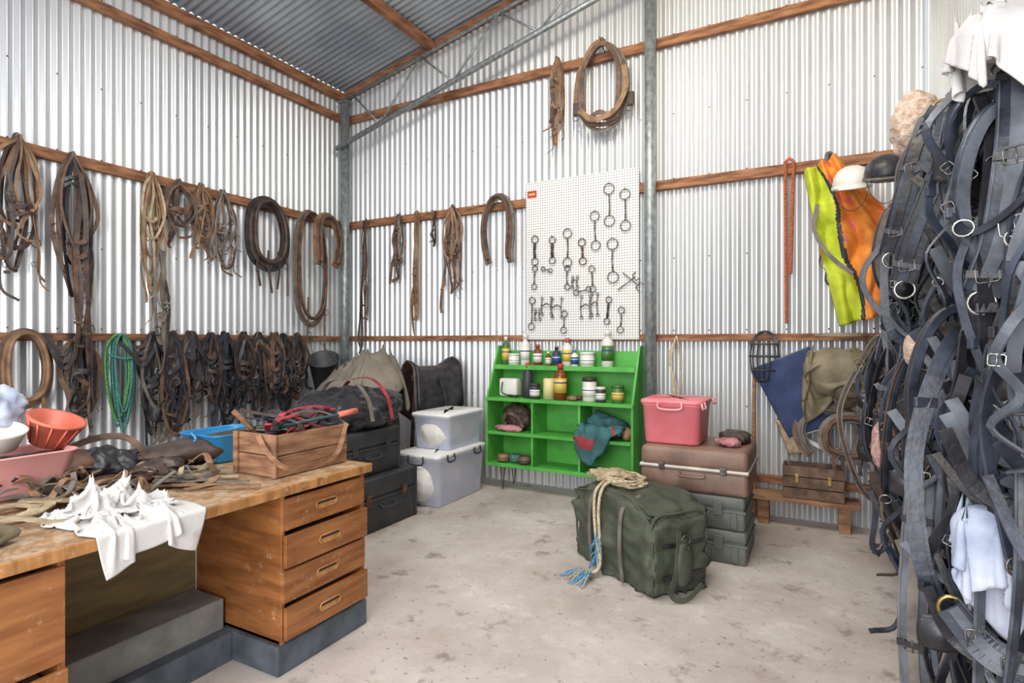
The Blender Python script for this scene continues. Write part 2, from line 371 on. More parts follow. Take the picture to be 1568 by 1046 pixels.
# ------------------------------------------------------------ wall mapping
LW=lambda a,d,z:V((d,-a,z)); BW=lambda a,d,z:V((a,-d,z)); RW=lambda a,d,z:V((XR-d,-a,z))
def nrm_of(W): return (W(0,1,0)-W(0,0,0)).normalized()
def tack(name,W,a,zt,w,hgt,m,loops=3,strands=3,sw=.022,seed=0,rings=3,m2=None,d0=.075,thick=.005,metal='steel',knot=True):
    rnd=random.Random(seed+1000); r=rnd.uniform; b=B(); N=nrm_of(W); d=d0
    b.tube([W(a,.02,zt-.01),W(a,d0+.06,zt+.02)],.005,'rust',6)
    for i in range(loops):
        L=hgt*r(.4,.85); ww=w*r(.45,1.)/2; d=d0+.012*i; o=r(-.12,.12)*w; mm=m2 if (m2 and i%2) else m
        tp=zt+r(0,.025); q_=r(-.3,.3)
        pts=[W(a+o*.2-.012,d,tp-.02),W(a+o-ww*(.75+q_*.5),d+r(0,.02),zt-L*.25),W(a+o-ww,d+r(0,.03),zt-L*.6),W(a+o-ww*(.5+q_),d+r(0,.03),zt-L*.92),W(a+o+r(-.02,.02),d+.02,zt-L),W(a+o+ww*(.5-q_),d+r(0,.03),zt-L*.9),W(a+o+ww,d+r(0,.03),zt-L*.55),W(a+o+ww*.7,d+r(0,.02),zt-L*.2),W(a+o*.2+.012,d,tp-.02),W(a,d,tp+.012)]
        b.strap(crom(pts,5,True),sw*r(.6,1.35),thick,N+V((r(-.5,.5),r(-.5,.5),r(-.3,.3))),mm,closed=True)
        if i<rings: b.ring(W(a+o+r(-1,1)*ww,d+.03,zt-L*r(.5,1)),r(.022,.04),.004,N+V((r(-.6,.6),r(-.6,.6),0)),metal)
    for i in range(strands):
        L=hgt*r(.6,1.); o=r(-.5,.5)*w; d=d0+.01*i+.01; mm=m2 if (m2 and i%2) else m
        pts=[W(a+r(-.01,.01),d,zt+.015),W(a+o*.4,d+.015,zt-L*.15)]
        k=4
        for q in range(1,k+1): pts.append(W(a+o*(.6+.5*q/k)+r(-.03,.03),d+r(0,.03),zt-L*(.15+.75*q/k)))
        e=r(-.1,.1); pts.append(W(a+o+e,d+.03,zt-L*.97)); 
        b.strap(crom(pts,5),sw*r(.6,1.25),thick,N+V((r(-.4,.4),r(-.4,.4),0)),mm,twist=r(-2.5,2.5))
        zz=zt-L*r(.3,.8); c=W(a+o*.8,d+.02,zz); 
        b.buckle(c,sw*1.5,N,metal,r(-.5,.5))
        if rnd.random()<.5: b.box(W(a+o*.75,d+.02,zz-.05),(sw*1.4,sw*1.4,.02),mm,bev=.003)
    if knot:
        for q in range(2):
            zz=zt-hgt*r(.12,.45); ww=w*.28
            b.strap(crom([W(a-ww,d+.0,zz),W(a-ww*.3,d+.03,zz+r(-.02,.03)),W(a+ww*.5,d+.035,zz+r(-.03,.02)),W(a+ww*1.05,d+.005,zz+r(-.05,.05))],5),sw,thick,N+V((0,0,.3)),m)
    return b.finish(name)
tack('bridle_tack',LW,3.3,2.9,.3,1.25,'dbrown',6,8,.022,1,3,'tan')
tack('bridle_tack',LW,2.97,2.86,.27,1.3,'black',6,5,.024,2,5,'brown')
tack('bridle_tack',LW,2.38,2.87,.2,1.35,'cream',6,5,.022,3,2,'tan')
tack('bridle_tack',LW,2.14,2.86,.3,.62,'brown',5,2,.028,4,2,'dbrown')
tack('bridle_tack',LW,1.93,2.88,.2,.82,'tan',5,5,.022,5,3,'brown')
tack('bridle_tack',LW,1.72,2.87,.24,.85,'greyl',5,5,.02,6,4,'brown')
tack('bridle_tack',LW,2.93,2.72,.16,2.0,'brown',1,4,.035,41,1,'dbrown',.13)  # long reins, hung among the bridles
tack('bridle_tack',LW,2.33,2.2,.12,1.5,'greyl',1,3,.035,42,1,'dbrown',.14)  # reins again, not a headstall
def collar(name,W,a,zt,w,L,m,pr,seed,lin=None,d=.12,strands=2,m2=None,openb=False,flat=.5):
    rnd=random.Random(seed);r=rnd.uniform;b=B();N=nrm_of(W)
    b.tube([W(a,.02,zt-.01),W(a,d+.05,zt+.015)],.006,'rust',6)
    for q in range(2):
        dd=d+q*.03; ww=w/2*(1-.12*q); LL=L*(1-.06*q)
        pts=[W(a,dd,zt+.01),W(a-ww*.7,dd,zt-.1*LL),W(a-ww,dd+.02,zt-LL*.45),W(a-ww*.82,dd+.02,zt-LL*.85)]
        if not openb: pts+=[W(a,dd+.02,zt-LL)]
        else: pts=[W(a-ww*.6,dd+.02,zt-LL*1.0)]+pts[::-1][0:3]+[pts[0]]
        if openb: pts=pts+[W(a+ww*.7,dd,zt-.1*LL),W(a+ww,dd+.02,zt-LL*.45),W(a+ww*.9,dd+.02,zt-LL*.85),W(a+ww*.95,dd+.02,zt-LL*1.0)]
        else: pts+=[W(a+ww*.82,dd+.02,zt-LL*.85),W(a+ww,dd+.02,zt-LL*.45),W(a+ww*.7,dd,zt-.1*LL)]
        c=crom(pts,6,not openb)
        b.strap(c,pr*(1.6 if q==0 else .9),pr*.35 if q==0 else .012,N+V((0,0,.15)),m if q==0 else (m2 or m),closed=not openb)
        b.tube([p+N*(.012+.01*q) for p in c],pr*.28,m2 or m,6,not openb)
    for i in range(strands):
        o=r(-.5,.5)*w; LL=L*r(1.15,1.5); b.strap(crom([W(a+o,d+.04,zt-L*.75),W(a+o+r(-.03,.03),d+.05,zt-L),W(a+o+r(-.05,.05),d+.04,zt-LL)],6),.022,.005,N,m2 or m,twist=r(-1,1)); b.ring(W(a+o,d+.05,zt-L*r(.85,1.1)),.03,.004,N,'steel')
    return b.finish(name)
collar('horse_collar',LW,1.24,2.88,.42,.66,'black',.07,3,strands=4,m2='dbrown')
collar('breastplate_strap',LW,.68,2.88,.42,1.25,'greyl',.04,5,strands=2,m2='brown')
collar('breastplate_strap',LW,.5,2.86,.34,.55,'tan',.06,6,d=.2,strands=1,m2='brown',openb=True)
collar('crupper_pad',LW,3.27,1.5,.26,.5,'brown',.045,8,strands=3,m2='tan')
tack('bridle_tack',LW,2.9,1.5,.28,1.0,'black',5,7,.03,11,3,'brown')
b=B()
for i in range(9):
    m='rteal' if i%3 else 'rgreen'; ww=R(.05,.1); L=R(.6,.82); o=R(-.03,.03); d=.09+.008*i
    b.tube(crom([LW(2.64+o*.3,d,1.51),LW(2.64+o-ww,d,1.4),LW(2.64+o-ww,d+.01,1.5-L*.6),LW(2.64+o,d+.01,1.5-L),LW(2.64+o+ww,d+.01,1.5-L*.6),LW(2.64+o+ww,d,1.4)],5,True),.009,m,6,True)
b.tube(crom([LW(2.54,.16,1.33),LW(2.62,.18,1.31),LW(2.74,.165,1.34)],5),.011,'rteal'); b.finish('rope_coil')
for k,(a,w,L,m,m2) in enumerate([(2.38,.3,1.12,'black','greyl'),(2.22,.26,1.05,'black','brown'),(2.04,.2,.8,'black','dbrown'),(1.86,.22,.75,'dbrown','black'),(1.7,.28,1.02,'black','navy'),(1.52,.28,1.0,'dbrown','black'),(1.34,.28,1.0,'black','brown'),(1.16,.26,.9,'brown','black'),(1.02,.28,.95,'black','black'),(.86,.22,.8,'dbrown','black')]):
    tack('bridle_tack',LW,a,1.5,w,L,m,7,6,.036,20+k,5,m2,.075+.02*(k%2),metal='nickel' if k%3==0 else 'steel')
b=B()
for k,(a,w) in enumerate([(3.05,.2),(2.5,.26),(1.9,.26),(1.2,.3)]):
    for q in range(4):
        s_=R(-.05,.05)
        b.strap(crom([LW(a-w/2+s_,.08,1.51),LW(a-w/3,.11+.02*q,1.44-.03*q),LW(a,.12+.02*q,1.4-.05*q),LW(a+w/3,.11+.02*q,1.45-.03*q),LW(a+w/2-s_,.08,1.51)],5),.03,.006,(1,0,.4),'black' if q%2 else 'dbrown')
b.finish('bridle_tack')
b=B(); mx=Matrix.Translation(V((.3,-.62,1.08)))@Matrix.Rotation(math.radians(25),4,'X')@Matrix.Rotation(math.radians(18),4,'Y')
b.lathe([(.11,-.2),(.125,-.2),(.16,.2),(.17,.2),(.17,.215),(.155,.215),(.11,-.17),(.001,-.17)],'blackp',n=24,mx=mx)
b.tube(crom([mx@V((-.15,0,.2)),V((.12,-.66,1.42)),V((.075,-.62,1.5)),V((.2,-.55,1.4)),mx@V((.15,0,.2))],6),.004,'steel'); b.finish('rubber_bucket')
# back wall hangers
tack('leather_reins',BW,.4,2.86,.1,1.6,'brown',1,4,.025,31,1,'dbrown')
tack('leather_strap',BW,.9,2.88,.12,.9,'brown',2,3,.035,32,1,'greyl')
tack('leather_reins',BW,1.15,2.87,.07,1.42,'tan',1,2,.035,33,1,'tan',knot=False)
tack('leather_strap',BW,1.4,2.87,.03,.48,'dbrown',1,1,.025,34,0,knot=False)
tack('halter',BW,1.66,2.88,.2,1.18,'brown',6,6,.026,35,3,'tan')
collar('crupper_strap',BW,2.23,2.93,.33,.68,'greyl',.045,9,strands=0,m2='brown',openb=True)
tack('leather_strap',BW,2.88,4.2,.13,1.05,'brown',4,4,.03,36,2,'tan')
b=B()
for q in range(4):
    ww=.24-.02*q;L=.82-.05*q; d=.1+.025*q
    b.strap(crom([BW(3.35,d,4.24-.01*q),BW(3.35-ww*.75,d,4.08),BW(3.35-ww,d+.02,3.85),BW(3.35-ww*.75,d+.02,3.55),BW(3.35,d+.02,4.24-L),BW(3.35+ww*.75,d+.02,3.52),BW(3.35+ww,d+.02,3.82),BW(3.35+ww*.75,d,4.08)],6,True),.04,.012,(0,-1,R(-.2,.2)),'brown' if q%2 else 'greyl',closed=True)
b.tube([BW(3.35,.02,4.17),BW(3.35,.2,4.26)],.006,'rust')
b.strap(crom([BW(3.35,.08,4.3),BW(3.25,.15,4.2),BW(3.12,.12,4.0),BW(3.1,.14,3.8),BW(3.08,.13,3.6)],5),.05,.01,(0,-1,0),'tan')
b.strap(crom([BW(3.15,.2,3.62),BW(3.3,.22,3.5),BW(3.5,.22,3.55),BW(3.6,.2,3.75),BW(3.58,.2,3.95)],6),.05,.01,(0,-1,0),'tan')
for x in (3.1,3.62): b.box(BW(x,.13,3.66),(.07,.04,.12),'dbrown'); b.ring(BW(x,.15,3.58),.035,.005,(0,1,0),'steel')
b.finish('breeching_harness')
b=B()
for q in range(3): b.tube(crom([BW(4.02,.07,1.5),BW(3.98-.01*q,.09,1.3),BW(4.0+.02*q,.1,1.0),BW(4.02,.1,.9-.03*q),BW(4.06,.1,1.1),BW(4.04,.08,1.4),BW(4.02,.07,1.5)],6),.007,'rcream')
b.finish('cotton_rope')
b=B()
def braid(b,p0,p1,r,m,amp,ph=0,turns=30):
    p0=V(p0);p1=V(p1)
    for s_ in range(2):
        b.tube([p0.lerp(p1,i/160)+V((math.cos(i*turns/160*6.28+s_*3.14+ph)*amp,math.sin(i*turns/160*6.28+s_*3.14)*amp,0)) for i in range(161)],r,m,5)
braid(b,(4.89,-.09,2.9),(4.9,-.1,1.6),.008,'rorange',.008); braid(b,(4.95,-.09,2.9),(4.93,-.1,2.0),.008,'rorange',.008); b.tube(crom([(4.89,-.09,2.9),(4.92,-.08,2.93),(4.95,-.09,2.9)],5),.012,'rorange')
b.finish('orange_lead_rope')
tack('leather_strap',BW,5.2,2.9,.12,1.15,'black',2,3,.04,37,1,'greyl')
# ------------------------------------------------------------ pegboard
b=B(); b.bb(2.52,3.68,-.062,-.05,1.47,3.05,'peg',.001); b.finish('pegboard')
b=B(); b.box((2.59,-.0645,2.93),(.1,.003,.07),'redp',bev=0); b.box((2.59,-.0665,2.93),(.07,.002,.02),'yell',bev=0); b.finish('red_sticker')
b=B()
def bit(x0,z0,x1,z1,r=.035,m='steel',bar='steel',br=.006,rt=.0052):
    N=(0,1,0);y=-.082;p=V((x0,y,z0));q=V((x1,y,z1));d=(q-p).normalized()
    b.ring(p,r,rt,N,m,20); b.ring(q,r,rt,N,m,20)
    p2=p+d*r;q2=q-d*r; mid=(p2+q2)/2+V((R(-.008,.008),-.006,0))
    b.tube([p2,p2.lerp(mid,.5),mid],[br*.8,br*1.3,br*.7],bar,8); b.tube([mid,q2.lerp(mid,.5),q2],[br*.7,br*1.3,br*.8],bar,8)
    b.tube([V((x0,-.063,z0+r)),V((x0,-.1,z0+r-.005)),V((x0,-.105,z0+r+.01))],.003,'steel')
for t in [(3.40,2.88,3.405,2.58,.05),(3.555,2.81,3.56,2.52,.048),(3.26,2.64,3.27,2.36,.045),(2.98,2.5,2.98,2.22,.045),(2.63,2.47,2.63,2.25,.036,'steel','blackp',.013),(2.82,2.45,2.82,2.25,.033,'steel','dbrown',.014),(3.13,2.4,3.14,2.22,.036,'rust','brown',.01),(3.435,2.36,3.44,2.05,.052),(2.63,2.18,2.62,2.0,.028),(2.98,2.16,2.98,1.98,.028),(3.23,2.14,3.24,1.95,.03),(2.60,1.86,2.59,1.6,.033),(3.40,1.84,3.38,1.64,.028,'steel','blackp',.01),(3.52,1.74,3.51,1.56,.03),(2.72,2.17,2.8,2.15,.02),(3.07,1.92,3.2,1.95,.025),(2.95,1.72,2.94,1.56,.03)]: bit(*t)
for x,z,w,hh in ((2.76,1.8,.1,.16),(2.87,1.78,.1,.18),(3.17,1.78,.09,.2),(3.26,1.8,.06,.2),(3.06,2.02,.05,.1),(2.66,1.72,.05,.1)):
    for s_ in (-1,1):
        b.tube(crom([(x+s_*w/2,-.08,z+hh/2),(x+s_*w/2-.008,-.085,z),(x+s_*w/2,-.08,z-hh/2)],4),.005,'steel')
        b.ring((x+s_*w/2,-.082,z+hh/2),.014,.003,(0,1,0),'steel',12); b.ring((x+s_*w/2,-.082,z-hh/2),.016,.003,(0,1,0),'steel',12)
    b.tube(crom([(x-w/2,-.085,z),(x,-.09,z+.025),(x+w/2,-.085,z)],5),.006,'steel')
for x,z,a in ((3.56,1.98,.6),(3.6,2.03,-.7)):
    d=V((math.cos(a),0,math.sin(a)))
    b.tube([V((x,-.08,z))-d*.09,V((x,-.085,z))+d*.1],.005,'steel'); e=V((x,-.08,z))+d*.1; u=V((-d.z,0,d.x)); b.tube(crom([e+u*.035+d*.04,e+u*.03,e,e-u*.03,e-u*.035+d*.04],4),.005,'steel')
b.finish('horse_bit_collection')
# ------------------------------------------------------------ green shelf
b=B(); X0,X1=2.24,3.72; T=.02
def side(x0,x1,zlo,zhi,dlo=.38,dhi=.15,base=.24,top=1.41):
    f=lambda z: dlo if z<.89 else dlo+(dhi-dlo)*(z-.89)/(top-.89)
    zs=[zlo]+([.89] if zlo<.89<zhi else [])+[zhi]
    vs=[]
    for z in zs:
        for x in (x0,x1): vs+= [(x,-.05,z),(x,-f(z),z)]
    fs=[]
    for i in range(len(zs)-1):
        o=i*4; fs+=[(o,o+1,o+5,o+4),(o+2,o+6,o+7,o+3),(o+1,o+3,o+7,o+5),(o,o+4,o+6,o+2)]
    fs+=[(0,2,3,1)]; o=(len(zs)-1)*4; fs+=[(o,o+1,o+3,o+2)]
    b.add(vs,fs,'green',False); return f
f=side(X0,X0+T,.24,1.41); side(X1-T,X1,.24,1.41)
side(2.735,2.755,.24,.89); side(3.21,3.23,.24,.89)
for z in (.25,.56,.89): b.bb(X0+T,X1-T,-.385,-.05,z-.01,z+.01,'green',.002)
b.bb(X0+T,X1-T,-.25,-.05,1.18,1.2,'green',.002)
b.bb(X0+T,X1-T,-.395,-.383,.545,.575,'green',.002); b.bb(X0,X1,-.395,-.383,.235,.27,'green',.002); b.bb(X0,X1,-.395,-.383,.872,.905,'green',.002); b.bb(X0+T,X1-T,-.262,-.25,1.175,1.22,'green',.002)
b.bb(X0+T,X1-T,-.062,-.052,.25,1.36,'green',.001)
for x in (2.4,3.56):
    for y in (-.33,-.1): b.tube([(x-.03,y,.24),(x,y,.0),(x+.03,y,.24)],.007,'rust',6)
b.finish('green_bookcase')
def bottle(name,x,y,z,r,hh,m,lab=None,cap='wp',neck=True):
    b=B()
    if neck: b.lathe([(r*.9,0),(r,.006),(r,hh*.68),(r*.75,hh*.76),(r*.4,hh*.8),(r*.4,hh*.86)],m,(x,y,z),16); b.lathe([(r*.48,hh*.86),(r*.48,hh*.99),(r*.42,hh)],cap,(x,y,z),12)
    else: b.lathe([(r*.93,0),(r,.005),(r,hh*.82),(r*.95,hh*.85)],m,(x,y,z),18); b.lathe([(r*1.04,hh*.84),(r*1.04,hh*.98),(r*.98,hh)],cap,(x,y,z),18)
    if lab:
        b.lathe([(r*1.015,hh*.2),(r*1.015,hh*.6)],lab,(x,y,z),18); b.lathe([(r*1.02,hh*.46),(r*1.02,hh*.5)],'bluel' if lab!='bluel' else 'wp',(x,y,z),18)
    return b.finish(name)
z=1.201
for a in [('spray_bottle',2.33,-.14,z,.04,.3,'greenp','yell','wp'),('shampoo_bottle',2.54,-.12,z,.05,.32,'wp','wp','wp'),('ointment_jar',2.45,-.19,z,.055,.13,'wp','wp','wp',False),('medicine_bottle',2.68,-.12,z,.045,.22,'amber','wp','redp'),('medicine_bottle',2.8,-.13,z,.03,.15,'amber','wp','wp'),('medicine_bottle',2.9,-.16,z,.04,.2,'blackp','bluel','blackp'),('saddle_soap_bottle',3.0,-.13,z,.05,.28,'wp','yell','rorange'),('medicine_bottle',3.1,-.19,z,.036,.17,'wp','bluel','bluep'),('ointment_jar',3.22,-.17,z,.068,.15,'wp','wp','wp',False),('shampoo_bottle',3.41,-.15,z,.055,.35,'wp','greenp','wp')]: bottle(*a)
b=B(); b.tube([(2.6,-.235,1.213),(2.84,-.235,1.213)],.009,'redp'); b.box((2.76,-.235,1.216),(.1,.02,.02),'blackp'); b.finish('scrub_brush')
z=.901
for a in [('dark_oil_bottle',2.63,-.24,z,.05,.34,'blackp',None,'redp'),('ointment_jar',2.74,-.31,z,.05,.15,'blackp','wp','blackp',False),('leather_oil_bottle',2.99,-.27,z,.06,.34,'amber','yell','redp'),('ointment_jar',3.28,-.27,z,.065,.22,'wp','wp','dbrown',False),('ointment_jar',3.4,-.31,z,.045,.14,'blackp','wp','wp',False),('green_jar',3.55,-.28,z,.055,.16,'greenp','yell','greenp',False)]: bottle(*a)
b=B(); b.lathe([(.055,0),(.055,.19),(.048,.2),(.01,.195)],'candle',(2.87,-.27,.901),18); b.tube([(2.87,-.27,1.09),(2.873,-.27,1.115)],.003,'dark'); b.finish('candle')
b=B(); b.box((2.42,-.2,.995),(.2,.14,.18),'wp',bev=.02); b.tube(crom([(2.37,-.28,1.05),(2.38,-.31,.95),(2.5,-.32,.92),(2.56,-.3,.93)],6),.006,'blackp'); b.tube([(2.46,-.32,.92),(2.56,-.34,.92)],.014,'blackp'); b.finish('white_charger')
b=B(); b.blob((3.12,-.31,.925),(.05,.04,.025),'tan',.2,20,zmin=.901); b.blob((3.15,-.22,.925),(.04,.04,.025),'brown',.2,20,seed=3,zmin=.901); b.finish('sponge')
b=B(); b.blob((2.5,-.2,.71),(.16,.1,.13),'dbrown',.25,8,zmin=.6,fold=.5); b.strap(crom([(2.38,-.3,.64),(2.45,-.34,.75),(2.56,-.33,.72),(2.62,-.32,.62)],5),.03,.006,(0,-1,0),'brown'); b.finish('leather_pouch')
b=B(); b.blob((2.46,-.3,.6),(.16,.08,.035),'pinkcl',.25,9,zmin=.571,fold=.5); b.finish('folded_cloth')
b=B()
b.grid(lambda u,v:(3.2+.42*u+.04*noise.noise(V((u*5,v*5,1))), -.2-.22*min(1,v*1.6)-.03*noise.noise(V((u*6,v*3,4)))-.01, (.68+.06*noise.noise(V((u*7,v*5,3)))) if v<.5 else .68-(v-.5)*(.36+.3*math.sin(u*5))+.05*noise.noise(V((u*9,v*5,3)))),26,26,'tealcl',.025,lambda u,v:'redcl' if (v>.6 and u<.4 and v<.78) else ('redcl' if .8<u<.88 else 'tealcl'))
b.blob((3.42,-.22,.68),(.19,.12,.12),'tealcl',.3,8,zmin=.576,fold=.6,seed=4); b.blob((3.64,-.28,.62),(.05,.05,.06),'tan',.3,14,zmin=.576,seed=6); b.finish('stable_rug')
for x,y,m in ((2.38,-.28,'tan'),(2.5,-.25,'rteal'),(2.62,-.29,'brown')):
    b=B(); b.lathe([(.055,0),(.06,.01),(.06,.06),(.05,.07),(.02,.07),(.02,.03),(.001,.03)],m,(x,y,.271),20)
    b.ring((x,y,.31),.06,.006,(0,0,1),'greyl',20); b.finish('strap_roll')
# ------------------------------------------------------------ storage boxes
def tub(name,cx,cy,z,sx,sy,hh,m,lidm,contents=(),rot=0,taper=.9,handles=None):
    b=B(); t=Matrix.Translation(V((cx,cy,z)))@Matrix.Rotation(rot,4,'Z')
    def rr(sx,sy,zz,rad=.05,n=6):
        o=[]
        for k,(ax,ay) in enumerate(((1,1),(-1,1),(-1,-1),(1,-1))):
            for i in range(n):
                a=math.pi/2*(k+i/(n-1)); o.append((ax*(sx/2-rad)+rad*math.cos(a),ay*(sy/2-rad)+rad*math.sin(a),zz))
        return o
    prof=[(taper*.97,0),(taper,.012),(.97,hh*.85),(1.,hh*.86),(1.,hh*.9),(.98,hh*.9),(.97,hh*.9),(.95,hh*.84),(taper*.96,.02)]
    if m=='clear': prof=prof[:6]
    vs=[];fs=[];n_=24
    for s_,zz in prof: vs+=rr(sx*s_,sy*s_,zz)
    for j in range(len(prof)-1):
        for i in range(n_): k=(i+1)%n_; fs.append((j*n_+i,j*n_+k,(j+1)*n_+k,(j+1)*n_+i))
    fs.append(list(range(n_))[::-1])
    if m!='clear': fs.append([(len(prof)-1)*n_+i for i in range(n_)])
    b.add(vs,fs,m,True,t)
    if lidm:
        lp=[(1.0,hh*.9),(1.03,hh*.9),(1.03,hh*.96),(1.0,hh*.985),(.93,hh*.985),(.9,hh),(.1,hh)]
        vs=[];fs=[]
        for s_,zz in lp: vs+=rr(sx*s_,sy*s_,zz)
        for j in range(len(lp)-1):
            for i in range(n_): k=(i+1)%n_; fs.append((j*n_+i,j*n_+k,(j+1)*n_+k,(j+1)*n_+i))
        fs.append([(len(lp)-1)*n_+i for i in range(n_)]); b.add(vs,fs,lidm,True,t)
    if handles:
        for s_ in (-1,1):
            b.tube([t@V(p) for p in crom([(-.08,s_*(sy/2+.012),hh*.95),(-.07,s_*(sy/2+.02),hh*.8),(.07,s_*(sy/2+.02),hh*.8),(.08,s_*(sy/2+.012),hh*.95)],4)],.008,handles)
        for yy in (-.22,.22): b.tube([t@V(p) for p in crom([(sx/2+.01,yy-.05,hh*.96),(sx/2+.02,yy-.05,hh*.84),(sx/2+.02,yy+.05,hh*.84),(sx/2+.01,yy+.05,hh*.96)],4)],.008,handles)
    k=len(contents)
    for i,cm in enumerate(contents):
        b.blob(t@V((R(-.02,.02),sy*(-.36+.72*i/max(1,k-1)),hh*.44)),(sx*.42,sy*.9/max(1,k-1),hh*R(.36,.42)),cm,.12,7,seed=i,fold=.4,zmin=z+.02)
    return b.finish(name)
tub('clear_storage_box',2.02,-.8,0,.46,.8,.47,'clear','lid',('wp','blueclo','wp','blueclo','wp'),handles='blackp')
tub('clear_storage_box',2.03,-.72,.472,.42,.62,.33,'clear','lid',('wp','mint','wp','pinkcl','wp','wp'))
tub('pink_storage_box',4.22,-.98,.735,.42,.44,.31,'pink','pink',(),handles='pinkl')
def trunk(name,x0,x1,y0,y1,z0,z1,m,latch='steel',front='x'):
    b=B(); zl=z0+(z1-z0)*.62
    b.bb(x0,x1,y0,y1,z0,zl-.004,m,.015); b.bb(x0,x1,y0,y1,zl+.004,z1,m,.015); b.bb(x0+.01,x1-.01,y0+.01,y1-.01,zl-.01,zl+.01,m,0)
    b.bb(x0-.006,x1+.006,y0-.006,y1+.006,zl-.02,zl-.004,latch if m=='bronze' else m,.004)
    if front=='x':
        for f_ in (.22,.78):
            y=y0+(y1-y0)*f_; b.bb(x1,x1+.012,y-.025,y+.025,zl-.05,zl+.04,latch,.003)
            for zz in (z0+.02,z1-.04): b.bb(x1,x1+.006,y0+.02,y0+.05,zz,zz+.02,latch,.002)
        ym=(y0+y1)/2; b.tube(crom([(x1,ym-.08,zl-.06),(x1+.035,ym-.07,zl-.08),(x1+.035,ym+.07,zl-.08),(x1,ym+.08,zl-.06)],4),.009,m)
        for y in (y0+.01,y1-.01):b.bb(x1-.02,x1+.006,y-.012,y+.012,z0+.005,z1-.005,m,.004)
    else:
        for f_ in (.1,.35,.65,.9):
            x=x0+(x1-x0)*f_; b.bb(x-.02,x+.02,y0-.012,y0,z0+.02,zl-.02,m,.004)
        for f_ in (.25,.75):
            x=x0+(x1-x0)*f_; b.bb(x-.03,x+.03,y0-.018,y0,zl-.04,zl+.05,latch,.004)
    return b.finish(name)
trunk('black_equipment_case',1.6,2.16,-2.12,-1.38,0,.41,'blackp','rust')
trunk('black_equipment_case',1.5,2.08,-2.16,-1.5,.411,.76,'blackp','blackp')
trunk('grey_plastic_trunk',4.04,4.72,-1.27,-.72,0,.215,'greyp','greyp','y')
trunk('grey_plastic_trunk',4.05,4.71,-1.265,-.72,.217,.435,'greyp','greyp','y')
b=B(); b.box((4.38,-.96,.515),(.7,.62,.155),'bronze',bev=.03,seg=4); b.box((4.38,-.96,.665),(.7,.62,.13),'bronze',bev=.035,seg=4)
b.box((4.38,-.96,.598),(.71,.63,.02),'trim',bev=.008); b.box((4.38,-.96,.589),(.712,.632,.006),'bronze',bev=0)
for s_ in (-.2,.2): b.box((4.38+s_,-1.28,.6),(.04,.016,.05),'steel')
b.tube(crom([(4.3,-1.28,.57),(4.31,-1.3,.55),(4.45,-1.3,.55),(4.46,-1.28,.57)],4),.008,'bronze'); b.finish('vintage_suitcase')
b=B(); b.blob((4.6,-.85,.765),(.11,.17,.045),'dbrown',.3,8,zmin=.733,fold=.6); b.blob((4.58,-1.06,.76),(.09,.07,.03),'pinkcl',.3,10,zmin=.733,fold=.6); b.finish('crumpled_cloth')
b=B(); b.blob((1.85,-1.8,.92),(.33,.42,.17),'black',.2,4,zmin=.762,fold=.6,sub=5)
for o in (-.1,.12): b.strap(crom([(1.6,-1.8+o,1.0),(1.75,-1.85+o,1.13),(1.95,-1.82+o,1.15),(2.13,-1.84+o,1.03),(2.19,-1.84+o,.85)],6),.035,.006,(.3,0,1),'greyl' if o<0 else 'redcl')
b.finish('black_duffel_bag')
def saddle(name,cx,cy,z,rot,m,pad,L=.55,flap=.42,stand=True):
    b=B(); t=Matrix.Translation(V((cx,cy,z)))@Matrix.Rotation(rot,4,'Z')
    def fn(off,fl,ext):
        def g(u,v):
            x=(u-.5)*L*ext; s_=(v-.5)*2; a=abs(s_)
            w=.13+.05*u; 
            top=.10*max(0,(u-.62)/.38)**1.5+.07*max(0,(.2-u)/.2)
            if a<.45: k=a/.45; y=w*math.sin(k*1.3); zz=top*(1-.5*k)-.05*k*k
            else: k=(a-.45)/.55; y=w*.96+.09*k**.8; zz=top*.5*(1-k)-.05-fl*k*(1-.35*abs(u-.45)*2)
            return t@V((x+(.06*(a-.45) if a>.45 else 0)*-1,math.copysign(y+off,s_) if a>0.01 else 0,zz-off*.6))
        return g
    b.grid(fn(-.02,flap*1.12,1.12),24,26,pad,.015); b.grid(fn(0.0,flap,1.),24,26,m,.02)
    for s_ in (-1,1): b.strap([t@V(p) for p in crom([(-.02,s_*.2,-.1),(-.0,s_*.27,-.3),(.0,s_*.28,-.55)],5)],.03,.006,t.to_3x3()@V((0,1,0)),m); b.ring(t@V((0,s_*.29,-.6)),.055,.007,t.to_3x3()@V((1,0,0)),'steel',16,.8)
    if stand:
        b.box((0,0,-.1),(.42,.06,.06),'crate',mx=t)
        for sx in (-.17,.17):
            for sy in (-1,1): b.tube([t@V((sx,sy*.03,-.12)),t@V((sx,sy*.12,-z))],.02,'dbrown',8)
    return b.finish(name)
saddle('stock_saddle',1.58,-.4,1.18,math.radians(70),'black','dbrown',.5,.5)
